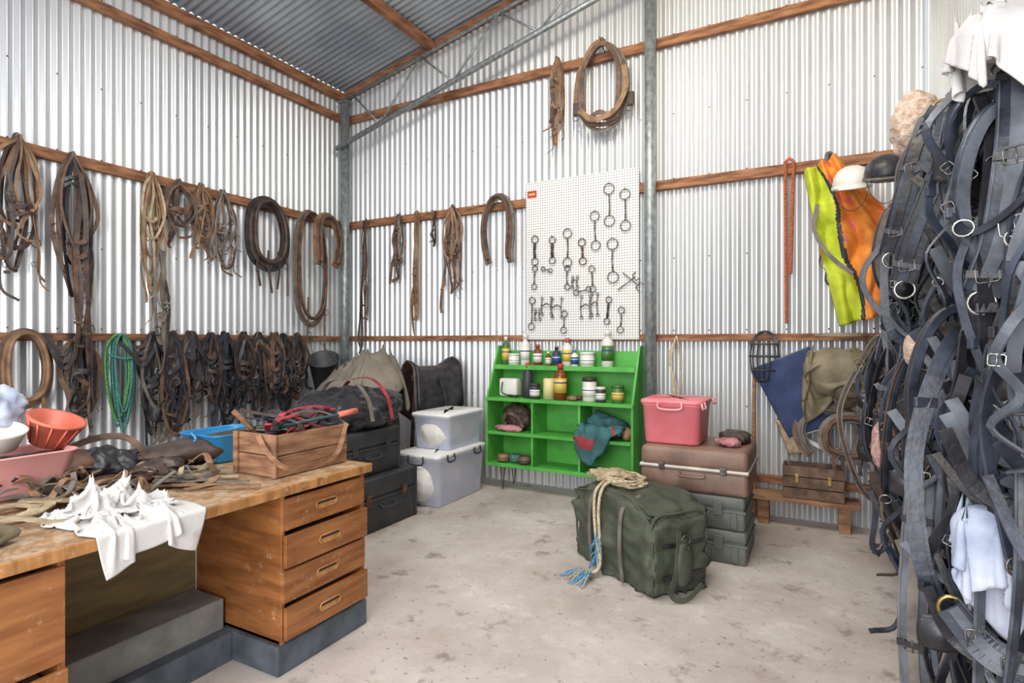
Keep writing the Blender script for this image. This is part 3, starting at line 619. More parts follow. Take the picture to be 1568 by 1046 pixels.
# folded canvas thrown over a pile of gear
b=B()
e1=ellipsoid((1.36,-.98,.78),(.3,.26,.55),.9); e2=ellipsoid((.98,-1.06,.7),(.34,.26,.42),.9)
def colc(P,Q):
    e1(P,Q); e2(P,Q); m=P[...,2]<.5; P[m,2]=.5; m=(P[...,1]>-.66)&(P[...,0]>1.2); P[m,1]=-.66
P=sheet(84,66,lambda u,v:(.66+1.0*u,-1.32+.62*v,1.2+.24*math.sin(min(1,u*1.5)*1.57)),.05)
pins=np.zeros((84,66),bool)
for q in range(16):
    i=random.randint(18,70); j=random.randint(26,46); P[i,j,2]=1.02+.38*math.sin(min(1,i/84*1.35)*1.57)+R(-.03,.03); pins[i,j]=True
P=drape(P,1.45/83,1.15/65,colc,150,8,pins=pins,g=.0015,bend=.3); addcloth(b,P,'canvas',.008); b.finish('canvas_tarp')
b=B(); b.blob((1.36,-.98,.6),(.24,.2,.6),'dbrown',.04,3,zmin=0.001,sub=4,fold=.3); b.blob((.98,-1.06,.5),(.26,.2,.5),'dbrown',.04,3,zmin=0.001,sub=4,fold=.3); b.finish('horse_rug_pile')
b=B(); b.blob((.62,-1.75,.3),(.36,.38,.33),'black',.15,3,zmin=0.001,sub=4,fold=.3); b.finish('black_kit_bag')
# ------------------------------------------------------------ desk
b=B(); XF=3.1; Y1=-2.96; Y0=-4.8; XB=2.0
b.bb(XB,XF-.01,Y0,Y1,.79,.82,'deskh',.003); b.bb(XF-.012,XF+.006,Y0,Y1,.782,.822,'edge',.003); b.bb(XB,XF,Y1-.002,Y1+.008,.782,.822,'edge',.003)
def ped(y0,y1,nd):
    b.bb(XB+.5,XF-.02,y0,y0+.02,.13,.79,'deskw'); b.bb(XB+.5,XF-.02,y1-.02,y1,.13,.79,'deskw'); b.bb(XB+.5,XF-.03,y0,y1,.13,.15,'deskw'); b.bb(XB+.48,XB+.5,y0,y1,.13,.79,'deskw')
    hh=(.775-.15)/nd
    for i in range(nd):
        z0=.145+i*hh; pull=(.022,.004,.02,-.002)[i%4]; xf=XF-.015+pull; ym=(y0+y1)/2
        b.bb(xf-.02,xf,y0+.004,y1-.004,z0+.008,z0+hh-.008,'deskw',.003); b.bb(XF-.3,xf-.02,y0+.03,y1-.03,z0+.02,z0+hh-.05,'crate',.003)
        zc=z0+hh/2; st=[]
        for k in range(24):
            a=2*math.pi*k/24; st.append((ym+math.copysign(.045,math.cos(a))+.018*math.cos(a),zc+.018*math.sin(a)))
        b.add([(xf+.0012,p,q) for p,q in st],[list(range(24))],'edge',False)
        b.tube([(xf+.001,p,q) for p,q in st],.0035,'edge',5,True)
        b.add([(xf+.0018,ym+(p-ym)*.95,zc+.008+(q-zc)*.3) for p,q in st],[list(range(24))],'dark',False)  # flat dark face paints the shade of the recessed pull
ped(-3.5,-2.99,4); ped(-4.78,-4.3,2)
b.bb(XB+.46,XB+.48,-4.3,-3.5,.2,.79,'olivep')
b.bb(XB+.46,XF-.02,-3.52,-2.97,0,.13,'plinth',.008); b.bb(XB+.46,XF-.02,-4.8,-4.28,0,.13,'plinth',.008)
b.bb(XB+.5,XB+.78,-4.28,-3.52,0,.13,'plinth',.006)
b.bb(XB+.49,XB+.72,-4.28,-3.52,.13,.27,'plinthl',.006)
for y in (Y0+.06,Y1-.08): b.bb(XB+.04,XB+.1,y-.03,y+.03,0,.79,'deskw')
b.finish('office_desk')
DZ=.824
b=B(); x0,x1,y0,y1=2.67,2.95,-3.42,-2.98; z0,z1=DZ,DZ+.2
for z_ in (z0,z0+.1):
    b.bb(x1-.015,x1,y0,y1,z_,z_+.096,'crate'); b.bb(x0,x0+.015,y0,y1,z_,z_+.096,'crate')
    b.bb(x0+.015,x1-.015,y0,y0+.018,z_,z_+.096,'crate'); b.bb(x0+.015,x1-.015,y1-.018,y1,z_,z_+.096,'crate')
b.bb(x0+.01,x1-.01,y0+.01,y1-.01,z0,z0+.012,'crate'); b.bb(x0-.01,x0+.02,y0-.014,y0,z0,z1,'crate'); b.bb(x1-.02,x1+.008,y0-.014,y0,z0,z1,'crate')
b.strap(crom([(2.85,-3.44,z1-.01),(2.93,-3.45,z0+.12),(3.0,-3.4,z0+.05),(2.985,-3.2,z0+.035),(2.98,-3.08,z0+.06),(2.965,-3.0,z1)],7),.022,.006,(1,-.6,0),'crate')
for i in range(14):
    p=[(R(x0+.03,x1-.03),R(y0+.04,y1-.04),z0+R(.12,.22)) for _ in range(5)]
    p=sorted(p,key=lambda q:q[1]); b.strap(crom(p,6),R(.02,.035),.006,(R(-.3,.3),0,1),random.choice(['redcl','black','dbrown','black','redcl','greyl']))
b.tube([(2.74,-3.38,z1+.0),(2.7,-3.46,z1+.1)],.013,'crate'); b.tube([(2.86,-3.35,z1+.02),(2.93,-3.02,z1+.045)],.008,'tealcl'); b.tube([(2.93,-3.02,z1+.045),(2.94,-2.9,z1+.055)],.015,'coral')
for i in range(9):
    p=[(2.66+R(0,.28),-3.4+.09*k+R(-.02,.02),z1+.02+.045*math.sin(k*1.3+i)+R(0,.03)) for k in range(6)]
    b.strap(crom(p,6),.03,.008,(0,0,1),['black','redcl','black','rred','greyl','black','redcl','black','dbrown'][i])
b.finish('wooden_crate')
tub('blue_plastic_tub',2.28,-3.2,DZ,.34,.36,.16,'bluep',None,('dbrown','black'),taper=.88)
b=B(); b.tube(crom([(2.2,-3.39,.9),(2.3,-3.41,.84),(2.24,-3.42,.9),(2.35,-3.42,.95),(2.28,-3.4,.98)],6),.005,'rblue'); b.finish('blue_twine')
tub('pink_wash_tub',2.2,-4.14,DZ,.3,.44,.19,'pinkl',None,('dbrown','black','brown'),taper=.8)
b=B(); mx=Matrix.Translation(V((2.18,-3.96,1.06)))@Matrix.Rotation(math.radians(20),4,'Y')@Matrix.Rotation(math.radians(-10),4,'X')
b.lathe([(.05,-.06),(.065,-.06),(.1,.05),(.11,.05),(.11,.06),(.095,.06),(.05,-.04),(.001,-.04)],'coral',n=24,mx=mx)
for i in range(12):
    a=i*math.pi/6; b.tube([mx@V((.067*math.cos(a),.067*math.sin(a),-.055)),mx@V((.103*math.cos(a),.103*math.sin(a),.048))],.004,'coral',5)
b.finish('coral_basket')
b=B(); mx=Matrix.Translation(V((2.2,-4.17,1.06)))@Matrix.Rotation(math.radians(15),4,'Y')
b.lathe([(.05,-.05),(.08,-.04),(.105,.03),(.11,.04),(.1,.04),(.07,-.03),(.001,-.035)],'wp',n=28,mx=mx); b.finish('white_bowl')
b=B(); b.blob((2.1,-4.12,1.17),(.07,.1,.09),'blueclo',.3,9,fold=.8,seed=5); b.finish('grey_rag')
def coil(name,cx,cy,z,r,m,turns=3,w=.03,seed=0,tail=True):
    rnd=random.Random(seed); b=B(); pts=[]
    for i in range(turns*14):
        a=i*2*math.pi/14; rr=r*(.55+.45*i/(turns*14))+rnd.uniform(-.006,.006); pts.append((cx+rr*math.cos(a),cy+rr*1.25*math.sin(a),z+w*.5+.012*math.sin(a*1.5)**2))
    if tail: a=pts[-1]; pts+=[(a[0]+.05,a[1]+.05,z+.02),(a[0]+.12,a[1]+.08,z+.012),(a[0]+.2,a[1]+.14,z+.012)]
    b.strap(pts,w,.005,(0,0,1) if tail else (1,0,.2),m); return b.finish(name)
coil('strap_coil',2.5,-4.02,DZ,.13,'cream',3,.035,1); coil('strap_coil',2.6,-4.26,DZ,.11,'cream',2,.035,2); coil('strap_coil',2.42,-3.8,DZ,.12,'brown',3,.03,3); coil('strap_coil',2.62,-3.62,DZ,.11,'greyl',3,.03,4)
coil('strap_coil',2.2,-3.62,DZ,.12,'dbrown',3,.03,5); coil('strap_coil',2.5,-3.58,DZ,.11,'cream',2,.03,6); coil('strap_coil',2.35,-4.08,DZ,.1,'greyl',2,.03,7); coil('strap_coil',2.75,-3.66,DZ,.08,'tan',2,.025,8)
b=B()
for q in range(52):
    cx,cy=R(2.08,2.6),R(-4.2,-3.45); a=R(0,6.28); p=[]
    for i in range(6): p.append((min(2.72,max(2.05,cx)),max(-4.6,min(-3.43,cy)),DZ+.01+R(.0,.08))); a+=R(-.9,.9); cx+=.07*math.cos(a); cy+=.07*math.sin(a)
    b.strap(crom(p,6),R(.016,.04),.005,(R(-.3,.3),R(-.3,.3),1),random.choice(['brown','dbrown','black','greyl','cream','tan']))
    if q%2: b.ring(p[2],.022,.0035,(.3,.2,1),'steel')
b.blob((2.2,-3.78,DZ+.06),(.13,.12,.08),'black',.3,8,zmin=DZ,fold=.8,seed=21); b.blob((2.45,-3.66,DZ+.04),(.1,.09,.05),'dbrown',.3,8,zmin=DZ,fold=.8,seed=22)
b.strap(crom([(2.05,-3.95,.9),(2.1,-3.8,.98),(2.2,-3.7,1.0),(2.3,-3.66,.95),(2.32,-3.62,.84)],7),.03,.006,(1,0,.3),'brown'); b.strap(crom([(2.1,-3.8,.84),(2.15,-3.65,.9),(2.25,-3.5,.92),(2.35,-3.46,.84)],7),.03,.006,(1,0,.3),'black')
b.finish('leather_strap_pile')
b=B()
for q in range(5):
    y=-4.3-.05*q; b.tube([(2.5+.05*q,y,DZ+.012),(2.66+.04*q,y-.08+.04*q,DZ+.012)],.007,['steel','blackp','rust','bluep','steel'][q]); b.tube([(2.66+.04*q,y-.08+.04*q,DZ+.012),(2.74+.04*q,y-.12+.06*q,DZ+.014)],.012,['blackp','tealcl','crate','bluep','blackp'][q])
b.finish('hand_tools')
b=B(); b.blob((2.9,-4.5,DZ+.02),(.1,.12,.05),'olivet',.3,9,zmin=DZ,fold=.7,seed=8); b.finish('olive_rag')
# crumpled white rag on the desk edge
b=B()
def cold(off):
    def f(P,Q):
        zt=.828+off; xf=3.112+off
        ins=(P[...,0]<xf)&(P[...,2]<zt); dz=zt-P[...,2]; dx=xf-P[...,0]
        a=ins&((dz<=dx)|(P[...,0]<3.0)); P[a,2]=zt; Q[a,0]=P[a,0]; Q[a,1]=P[a,1]
        c=ins&~a; P[c,0]=xf
    return f
rr_=random.Random(11)
P=sheet(90,90,lambda u,v:(2.70+.43*v+.03*(1-u)*v,-4.24+.37*u,.90+.06*math.sin(u*16+3*v)*(1-v)+.03*math.sin(v*19)*(1-v)),.05)
pins=np.zeros((90,90),bool)
for q in range(34):
    i=rr_.randint(4,85); j=rr_.randint(3,74); P[i,j,2]=.84+rr_.uniform(0,.13)*(1-.6*j/90)*(1-abs(i-42)/60); P[i,j,0]=min(P[i,j,0],3.09); pins[i,j]=True
P=drape(P,.54/89,.60/89,cold(0),130,9,pins=pins,g=.0009,bend=.4); addcloth(b,P,'rag',.003)
P=sheet(60,60,lambda u,v:(2.74+.26*v,-4.17+.25*u,.98+.04*math.sin(u*13)+.03*math.cos(v*12)),.05)
pins=np.zeros((60,60),bool)
for q in range(16):
    i=rr_.randint(4,55); j=rr_.randint(4,55); P[i,j,2]=.88+rr_.uniform(0,.1); pins[i,j]=True
P=drape(P,.42/59,.42/59,cold(.02),110,8,pins=pins,g=.0009,bend=.4); addcloth(b,P,'rag',.003)
b.finish('white_rag')
# ------------------------------------------------------------ olive kit bag
b=B(); t=Matrix.Translation(V((4.11,-1.63,0)))@Matrix.Rotation(math.radians(144),4,'Z')
bm=bmesh.new(); bmesh.ops.create_cube(bm,size=1); bmesh.ops.subdivide_edges(bm,edges=bm.edges[:],cuts=22,use_grid_fill=True)
for x in bm.verts:
    p=x.co.copy(); q=V((p.x*.78,p.y*.4,(p.z+.5)*.47))
    q.z+= .05*(1-abs(p.x*2)**2)*(p.z>.4)-.02*(p.z>.4)*(abs(p.x*2)**4)
    bul=math.cos(p.x*math.pi)*.5+.5; q.y*=1+.1*bul*math.sin((p.z+.5)*math.pi); q.x*=1+.05*math.sin((p.z+.5)*math.pi)
    k=noise.fractal(V((p.x*4,p.y*3,p.z*4)),1,2,3)*.04+.09*(abs(noise.noise(V((p.x*7,p.y*3,p.z*5))))-.2); q+=V((p.x,p.y*1.4,.3*(p.z+.5)*1))*k
    x.co=q
bmesh.ops.bevel(bm,geom=[e for e in bm.edges if e.calc_face_angle(0)>1.2],offset=.02,segments=2,affect='EDGES')
b.bmadd(bm,'olive',True,t)
for x_ in (-.38,.385):
    b.tube([t@V(p) for p in crom([(x_,-.19,.02),(x_*1.03,-.2,.25),(x_,-.18,.44),(x_,0,.46),(x_,.18,.44),(x_*1.03,.2,.25),(x_,.19,.02)],5)],.008,'olive')
for y_ in (-.2,.2): b.tube([t@V(p) for p in crom([(-.37,y_,.45),(-.15,y_*1.02,.485),(.15,y_*1.02,.485),(.37,y_,.45)],5)],.008,'olive')
for x_ in (-.16,.16): b.strap([t@V(p) for p in crom([(x_,.235,.02),(x_,.255,.25),(x_,.23,.46),(x_,.1,.52)],5)],.03,.006,t.to_3x3()@V((0,1,.2)),'greyl')
b.blob(t@V((-.42,.0,.2)),(.05,.12,.14),'olive',.15,6,seed=3)
b.strap([t@V(p) for p in crom([(-.44,.05,.38),(-.48,.1,.2),(-.47,.13,.05),(-.5,.06,.02),(-.53,-.04,.1)],6)],.03,.006,t.to_3x3()@V((1,0,0)),'olive'); b.ring(t@V((-.46,.02,.33)),.03,.004,t.to_3x3()@V((1,0,0)),'steel')
for zz in (.12,.3): b.strap([t@V(p) for p in ((-.42,-.15,zz),(-.435,0,zz),(-.42,.15,zz))],.025,.006,t.to_3x3()@V((1,0,0)),'black'); b.buckle(t@V((-.475,.03,zz)),.03,t.to_3x3()@V((-1,0,0)),'steel')
b.finish('olive_kit_bag')
b=B(); 
def P_(p): return t@V(p)
for q in range(6):
    c=[]
    for i in range(16):
        a=i*2*math.pi/16; c.append(P_((.12+.17*math.cos(a)+R(-.02,.02),.02+.11*math.sin(a)+R(-.02,.02),.535+.008*q)))
    b.tube(crom(c,3,True),.007,'rcream',6,True)
b.tube(crom([P_((.1,.1,.56)),P_((.06,.22,.53)),P_((.05,.26,.4)),P_((.02,.27,.2)),P_((.0,.29,.06)),P_((.03,.36,.02))],8),.011,'rcream')
b.tube(crom([P_((.16,.1,.56)),P_((.12,.23,.5)),P_((.08,.27,.35)),P_((.03,.28,.15)),P_((.0,.3,.05)),P_((.02,.38,.015))],8),.011,'rcream')
for i in range(50):
    a=R(-.2,2.6); L=R(.07,.2); s_=P_((R(-.03,.03),.34,.03)); d=V((-math.sin(a)*1.,-abs(math.cos(a))*.8,0)); b.tube([s_,s_+d*L*.5+V((0,0,R(0,.03))),V((s_.x+d.x*L,s_.y+d.y*L,.006))],.0035,'rblue' if i%2 else 'rcream',4)
for i in range(14):
    z_=R(.1,.3); s_=P_((.03,.29,z_)); b.tube([s_,s_+V((R(-.05,.05),R(-.03,.0),-R(.03,.1)))],.003,'rblue',4)
b.finish('frayed_rope')
b=B(); b.blob(P_((.2,.06,.565)),(.15,.11,.035),'cream',.3,10,fold=1.,seed=4); b.finish('cream_cloth')
# ------------------------------------------------------------ right part of back wall
b=B(); cx=4.74
for i in range(7):
    a=-1.3+2.6*i/6; b.tube(crom([BW(cx+.1*math.sin(a),.1+.12*math.cos(a),1.42),BW(cx+.11*math.sin(a),.1+.15*math.cos(a),1.3),BW(cx+.08*math.sin(a),.1+.12*math.cos(a),1.15),BW(cx,.14,1.1)],5),.007,'blackp')
for z_,r_ in ((1.43,.105),(1.33,.115),(1.22,.1),(1.14,.06)): b.ring((cx,-.17,z_),r_,.007,(0,0,1),'blackp',20)
b.strap(crom([BW(cx-.1,.15,1.42),BW(cx-.06,.1,1.5),BW(cx,.07,1.53),BW(cx+.06,.1,1.5),BW(cx+.1,.15,1.42)],5),.025,.006,(0,-1,0),'black'); b.finish('wire_muzzle')
b=B(); b.tube(crom([(4.66,-.1,1.2),(4.655,-.1,.8),(4.66,-.1,.35),(4.67,-.12,.01)],4),.016,'crate',8); b.finish('wooden_stick')
b=B()
def padf(u,v):
    x=-.22+.44*u; z_=-.3+.6*v; x*=1-.12*(1-v)
    t2=Matrix.Rotation(math.radians(-24),3,'Y')@V((x,0,z_)); return (4.98+t2.x,-.16-.06*math.sin(u*3.14),1.04+t2.z)
b.grid(padf,30,30,'navycl',.03); e=[padf(i/20,0) for i in range(21)]+[padf(1,i/20) for i in range(21)]+[padf(1-i/20,1) for i in range(21)]+[padf(0,1-i/20) for i in range(21)]
b.tube(e,.009,'slate',6,True); b.tube([padf(i/20,0) for i in range(21)],.014,'trim',6); b.finish('navy_saddle_pad')
b=B()
P=sheet(64,50,lambda u,v:(5.04+.44*u,-.33-.05*math.sin(u*13),1.47-.05*math.sin(u*3.1)-.34*v),.05)
cb=ellipsoid((5.26,-.33,1.24),(.24,.11,.17),.3)
def colr(P,Q):
    cb(P,Q); m=P[...,1]>-.26; P[m,1]=-.26
pins=np.zeros((64,50),bool)
for i,j in ((6,0),(26,2),(45,0),(60,3),(14,22),(34,30),(52,20),(24,44),(48,42)): pins[i,j]=True
P=drape(P,.74/63,.52/49,colr,120,8,pins=pins,g=.001,bend=.35); addcloth(b,P,'olivet',.006)
b.strap(crom([(5.1,-.1,1.5),(5.2,-.28,1.5),(5.38,-.28,1.5),(5.45,-.12,1.5)],5),.03,.008,(0,-1,.4),'olivet'); b.finish('olive_rain_coat')
collar('leather_girth',BW,5.2,.92,.42,.34,'brown',.055,15,d=.2,strands=2,m2='greyl',openb=True)
collar('leather_girth',BW,5.34,.88,.36,.28,'greyl',.05,16,d=.32,strands=2,m2='brown')
b=B(); b.grid(lambda u,v:(4.82+.17*u+.1*v,-.12-.05*math.sin(u*3),.82-.28*v*(1-.4*u)-.05*u),14,14,'cream',.012); b.strap(crom([(4.86,-.14,.80),(5.0,-.16,.70),(5.2,-.16,.6)],6),.03,.006,(0,-1,.3),'wp'); b.finish('leather_flap')
b=B(); x0,x1=4.88,5.3; b.bb(4.62,5.4,-.3,-.05,.2,.235,'crate'); b.bb(4.7,4.78,-.25,-.1,0,.2,'crate'); b.bb(5.26,5.34,-.25,-.1,0,.2,'crate'); b.finish('low_timber_bench')
b=B()
for k in range(3): b.bb(x0,x1,-.29,-.275,.238+.085*k,.238+.085*k+.078,'brown'); b.bb(x0,x1,-.09,-.075,.238+.085*k,.238+.085*k+.078,'brown')
b.bb(x0,x0+.015,-.275,-.09,.238,.49,'brown');b.bb(x1-.015,x1,-.275,-.09,.238,.49,'brown');b.bb(x0,x1,-.275,-.09,.238,.25,'brown')
for x_ in (x0+.1,x1-.1): b.bb(x_-.015,x_+.015,-.3,-.29,.36,.43,'brass',.003)
b.finish('slatted_wooden_box')
b=B()
def hv(u,v):
    w=.22+.30*min(1,v*2.0)-.10*max(0,v-.6)*2
    x=5.03+.24*v**1.2+u*w; z_=2.78-1.08*v-.10*(1-u)*v-.12*max(0,v-.7)*(1-u)+.1*u*(1-v)
    return (min(x,5.66),-.16-.09*abs(noise.noise(V((u*5,v*5,1))))-.06*math.sin(u*9+v*4)**2,z_+.03*noise.noise(V((u*6,v*6,3))))
def hvm(u,v):
    if u<.36-.1*v+.08*math.sin(v*9): return 'hivy'
    if u<.42-.1*v+.08*math.sin(v*9): return 'blackp'
    return 'hivo' if noise.noise(V((u*7,v*7,3)))>-.22 else 'coral'
b.grid(hv,60,60,'hivo',.008,hvm); b.strap(crom([(5.12,-.27,2.5),(5.1,-.27,2.3),(5.2,-.29,2.1),(5.35,-.3,1.95)],6),.03,.006,(0,-1,0),'greyl')
b.finish('hivis_rug')
def helmet(name,x,y,z,m,m2,rx=0):
    b=B(); mx=Matrix.Translation(V((x,y,z)))@Matrix.Rotation(rx,4,'X')
    b.lathe([(.105,-.05),(.12,-.04),(.125,.0),(.115,.05),(.085,.095),(.04,.118),(.001,.122)],m,n=28,mx=mx,sy=1.2); b.lathe([(.125,-.045),(.132,-.04),(.13,-.02),(.122,-.02)],m2,n=28,mx=mx,sy=1.2)
    b.grid(lambda u,v:mx@V(((u-.5)*.18,-.13-.07*v*math.sin(u*3.14),-.03-.02*v)),12,6,m,.006)
    b.strap([mx@V(p) for p in crom([(-.11,0,-.04),(-.07,-.02,-.15),(0,-.03,-.2),(.07,-.02,-.15),(.11,0,-.04)],5)],.018,.004,mx.to_3x3()@V((1,0,0)),'black'); return b.finish(name)
helmet('white_riding_helmet',5.34,-.4,2.6,'wp','wp',.2); helmet('black_riding_helmet',5.52,-.66,2.58,'black','greyl',.3)
# ------------------------------------------------------------ right wall harness mass
b=B()
b.bb(XR-.11,XR-.05,-3.75,-.35,2.2,2.28,'timber')
for i in range(12):
    y=-.55-.27*i; b.tube([(XR-.08,y,2.24),(5.5,y,2.28)],.012,'crate',8)
b.bb(XR-.11,XR-.05,-3.75,-.35,1.42,1.5,'timber')
for i in range(12):
    y=-.5-.27*i; b.tube([(XR-.08,y,1.47),(5.52,y,1.51)],.012,'crate',8)
b.finish('harness_rail')
def harness(name,x,y,z,L,w,seed,pal,nl=5,ns=5,sw=.028,metal='brass',ylo=-3.75):
    rnd=random.Random(seed);r=rnd.uniform;b=B()
    def cl(p): return V((min(XR-.04,p.x),max(ylo,min(-.2,p.y)),max(.02,p.z)))
    mets=['brass','nickel','nickel','steel','steel']
    for i in range(nl):
        az=r(-1.2,1.2) if rnd.random()<.7 else r(1.2,1.9); dr=V((math.cos(az),math.sin(az),0)); nn=V((-dr.y,dr.x,0)); ww=w*r(.3,1.)/2; LL=L*r(.3,.9); o=dr*r(-.05,.1)+nn*r(-.08,.08); zo=z-r(0,.25)*L*(rnd.random()<.5); H=V((x+r(-.05,.08),y+r(-.08,.08),zo)); m_=rnd.choice(pal)
        j=lambda s_:V((r(-s_,s_),r(-s_,s_),r(-s_,s_)))
        pts=[H+V((0,0,.03)),H-dr*ww*.6+o*.5-V((0,0,LL*.15))+j(.02),H+o-dr*ww-V((0,0,LL*.5))+j(.04),H+o-dr*ww*.7-V((0,0,LL*.85))+j(.04),H+o-V((0,0,LL))+j(.05),H+o+dr*ww*.7-V((0,0,LL*.85))+j(.04),H+o+dr*ww-V((0,0,LL*.5))+j(.04),H+dr*ww*.6+o*.5-V((0,0,LL*.15))+j(.02)]
        c=[cl(p) for p in crom(pts,6,True)]; w_=sw*r(.5,1.7)
        b.strap(c,w_,.008,nn+dr*.3,m_,closed=True)
        if w_>sw*1.1:
            N2=(nn+dr*.3).normalized(); b.strap([p+N2*.006 for p in c],w_*.45,.006,N2,rnd.choice(pal),closed=True); b.strap([p-N2*.006 for p in c],w_*.45,.006,N2,rnd.choice(pal),closed=True)
        p=rnd.choice(c); b.ring(p+V((0,-.012,0)),r(.014,.03),.0035,V((r(-.8,.8),1,r(-.5,.5))),rnd.choice(mets),14)
        if rnd.random()<.8: p=rnd.choice(c); b.buckle(p+V((-.003,-.012,0)),w_*1.2,V((-.3,-1,0)),rnd.choice(mets),r(-1,1))
        for q in range(2): p=rnd.choice(c[6:40]); b.box(p,(w_*1.25,.02,.03),m_,rot=r(-1,1),bev=.004)
    for i in range(ns):
        az=r(0,6.28); dr=V((math.cos(az),math.sin(az),0)); LL=L*r(.4,1.05); H=V((x+r(-.08,.15),y+r(-.1,.1),z-r(0,.2))); pts=[H]; k_=7
        for k in range(1,k_): pts.append(H+dr*(w*.3*math.sin(k/k_*3))+V((r(-.05,.05),r(-.05,.05),-LL*k/k_)))
        pts.append(pts[-1]+V((r(-.1,.06),r(-.08,.08),-.03)))
        b.strap([cl(p) for p in crom(pts,5)],sw*r(.4,1.1),.006,V((r(-.6,.6),-1,0)),rnd.choice(pal),twist=r(-2.5,2.5))
        p=cl(pts[3]); b.buckle(p+V((0,-.012,0)),.026,(-.3,-1,0),rnd.choice(mets),r(-1,1))
    for i in range(5):
        z_=z-L*r(.1,.9); a=r(.06,.2); u0=r(-.18,.0);u1=r(.02,.2)
        b.strap([cl(p) for p in crom([V((x+u0,y+r(-.1,.1),z_)),V((x+u0*.6,y-a*.5,z_-a*.8)),V((x,y-a*.7,z_-a)),V((x+u1*.6,y-.05,z_-a*r(.2,.9))),V((x+u1,y+r(-.1,.1),z_+r(-.1,.15)))],6)],sw*r(.6,1.4),.008,V((0,-1,.4)),rnd.choice(pal))
    c=V((x+r(-.12,.0),y+r(-.1,.1),z-L*r(.25,.7))); b.grid(lambda u,v:c+V(((u-.5)*.1,-.03*math.sin(u*3.14)*math.sin(v*3.14),(v-.5)*.1*(.7+.3*math.sin(u*3.14)))),10,10,'black',.01)
    return b.finish(name)
pal=['navy','black','black','navy','slate','black','navy']
pal2=['black','dbrown','navy','greyl','slate','black']
for i in range(18):
    y=-.75-.145*i; f_=min(1,i/9); harness('leather_harness',5.68-.13*f_+R(-.03,.03),y,2.27,R(.9,1.5),.26,100+i,pal if i%3 else pal2,7,6)
for i in range(18):
    y=-.45-.17*i; harness('leather_harness',5.56+R(-.05,.04)-(.05 if i<6 else 0),y,1.45,R(1.0,1.4),.32,200+i,pal2 if i%3==0 else pal,7,6)
for i in range(6):
    y=-2.9-.12*i; harness('leather_harness',5.6,y,1.95-.03*i,R(.8,1.1),.24,300+i,pal,6,5)
b=B()
for i in range(130):
    y=-.35-3.4*R(0,1); z_=R(1.2,2.24); x=XR-R(.08,.2); L=R(.4,1.15); b.strap([V((x+.03*math.sin(k),y+.04*math.sin(k*1.3+i),max(.05,z_-L*k/8))) for k in range(9)],R(.025,.06),.006,V((R(-.6,.3),-1,0)),random.choice(['navy','black','dbrown','slate','black']))
b.finish('leather_harness')
def broad(name,pts,w,m,m2,th=.02,N=(-.4,-1,0)):
    b=B(); c=crom(pts,8); b.strap(c,w,th,N,m); nn=V(N).normalized()
    b.strap([p+nn*(th/2+.003) for p in c],w*.35,.006,N,m2); T=(V(pts[0])-V(pts[-1])).normalized(); sd=T.cross(nn)
    for s_ in (-1,1): b.tube([p+sd*s_*w*.44+nn*th/2 for p in c],.003,m2,4)
    for k in (5,len(c)//2,len(c)-4): b.buckle(c[k]+nn*(th/2+.006),w*.45,nn,'steel',.1); b.strap([c[k]-sd*w*.5+nn*(th/2+.005),c[k]+sd*w*.5+nn*(th/2+.005)],.02,.006,N,'black')
    b.ring(V(pts[-1])+V((0,-.01,-.03)),.03,.005,(0,1,0),'nickel'); b.ring(V(pts[0]),.03,.006,(0,1,0),'brass'); return b.finish(name)
broad('leather_harness',[(5.62,-2.75,2.3),(5.55,-2.85,2.16),(5.48,-2.88,1.98),(5.42,-2.85,1.8),(5.39,-2.8,1.66)],.085,'black','navy',.03)
broad('leather_harness',[(5.55,-2.45,2.36),(5.47,-2.55,2.2),(5.42,-2.58,2.0),(5.38,-2.5,1.8)],.08,'navy','black',.03)
broad('leather_harness',[(5.6,-3.2,2.2),(5.57,-3.34,2.08),(5.55,-3.4,1.9),(5.53,-3.36,1.7),(5.5,-3.3,1.58)],.09,'navy','slate',.022)
broad('leather_harness',[(5.52,-3.0,2.22),(5.48,-3.08,2.08),(5.47,-3.1,1.92),(5.5,-3.06,1.78)],.06,'slate','navy',.018)
broad('leather_harness',[(5.66,-3.3,2.1),(5.65,-3.44,1.95),(5.62,-3.46,1.75),(5.6,-3.4,1.55)],.08,'black','navy',.02)
broad('leather_harness',[(5.42,-2.95,1.0),(5.4,-3.0,.8),(5.39,-3.02,.5),(5.42,-3.0,.12),(5.45,-2.98,.012)],.085,'slate','greyl',.016)
broad('leather_harness',[(5.44,-3.3,.74),(5.5,-3.38,.68),(5.58,-3.4,.66),(5.66,-3.36,.68)],.075,'navy','slate',.016,(0,-1,.2))
broad('leather_harness',[(5.62,-3.4,1.35),(5.64,-3.47,1.1),(5.62,-3.48,.8),(5.59,-3.44,.5),(5.6,-3.42,.1)],.05,'slate','navy',.016)
def ringoval(name,c,w,L,az,m,m2,pr=.03):
    b=B(); c=V(c); dr=V((math.cos(az),math.sin(az),0)); nn=V((-dr.y,dr.x,0))
    pts=[c+dr*(w/2*math.sin(a))*(1-.15*math.cos(a))+V((0,0,L/2*math.cos(a))) for a in [i*2*math.pi/36 for i in range(36)]]
    b.tube(pts,pr,m,10,True); b.strap([p+nn*-pr*.8 for p in pts],pr*1.2,.01,nn,m2,closed=True); b.ring(c-V((0,0,L/2+.03)),.035,.006,nn,'brass'); return b.finish(name)
ringoval('leather_harness',(5.55,-3.28,1.85),.2,.42,.3,'navy','slate',.022); ringoval('leather_harness',(5.5,-3.0,1.3),.24,.5,.2,'black','navy',.018); ringoval('leather_harness',(5.48,-1.8,1.9),.2,.45,.2,'black','greyl',.022); ringoval('leather_harness',(5.46,-1.4,1.0),.22,.5,.4,'navy','black',.022)
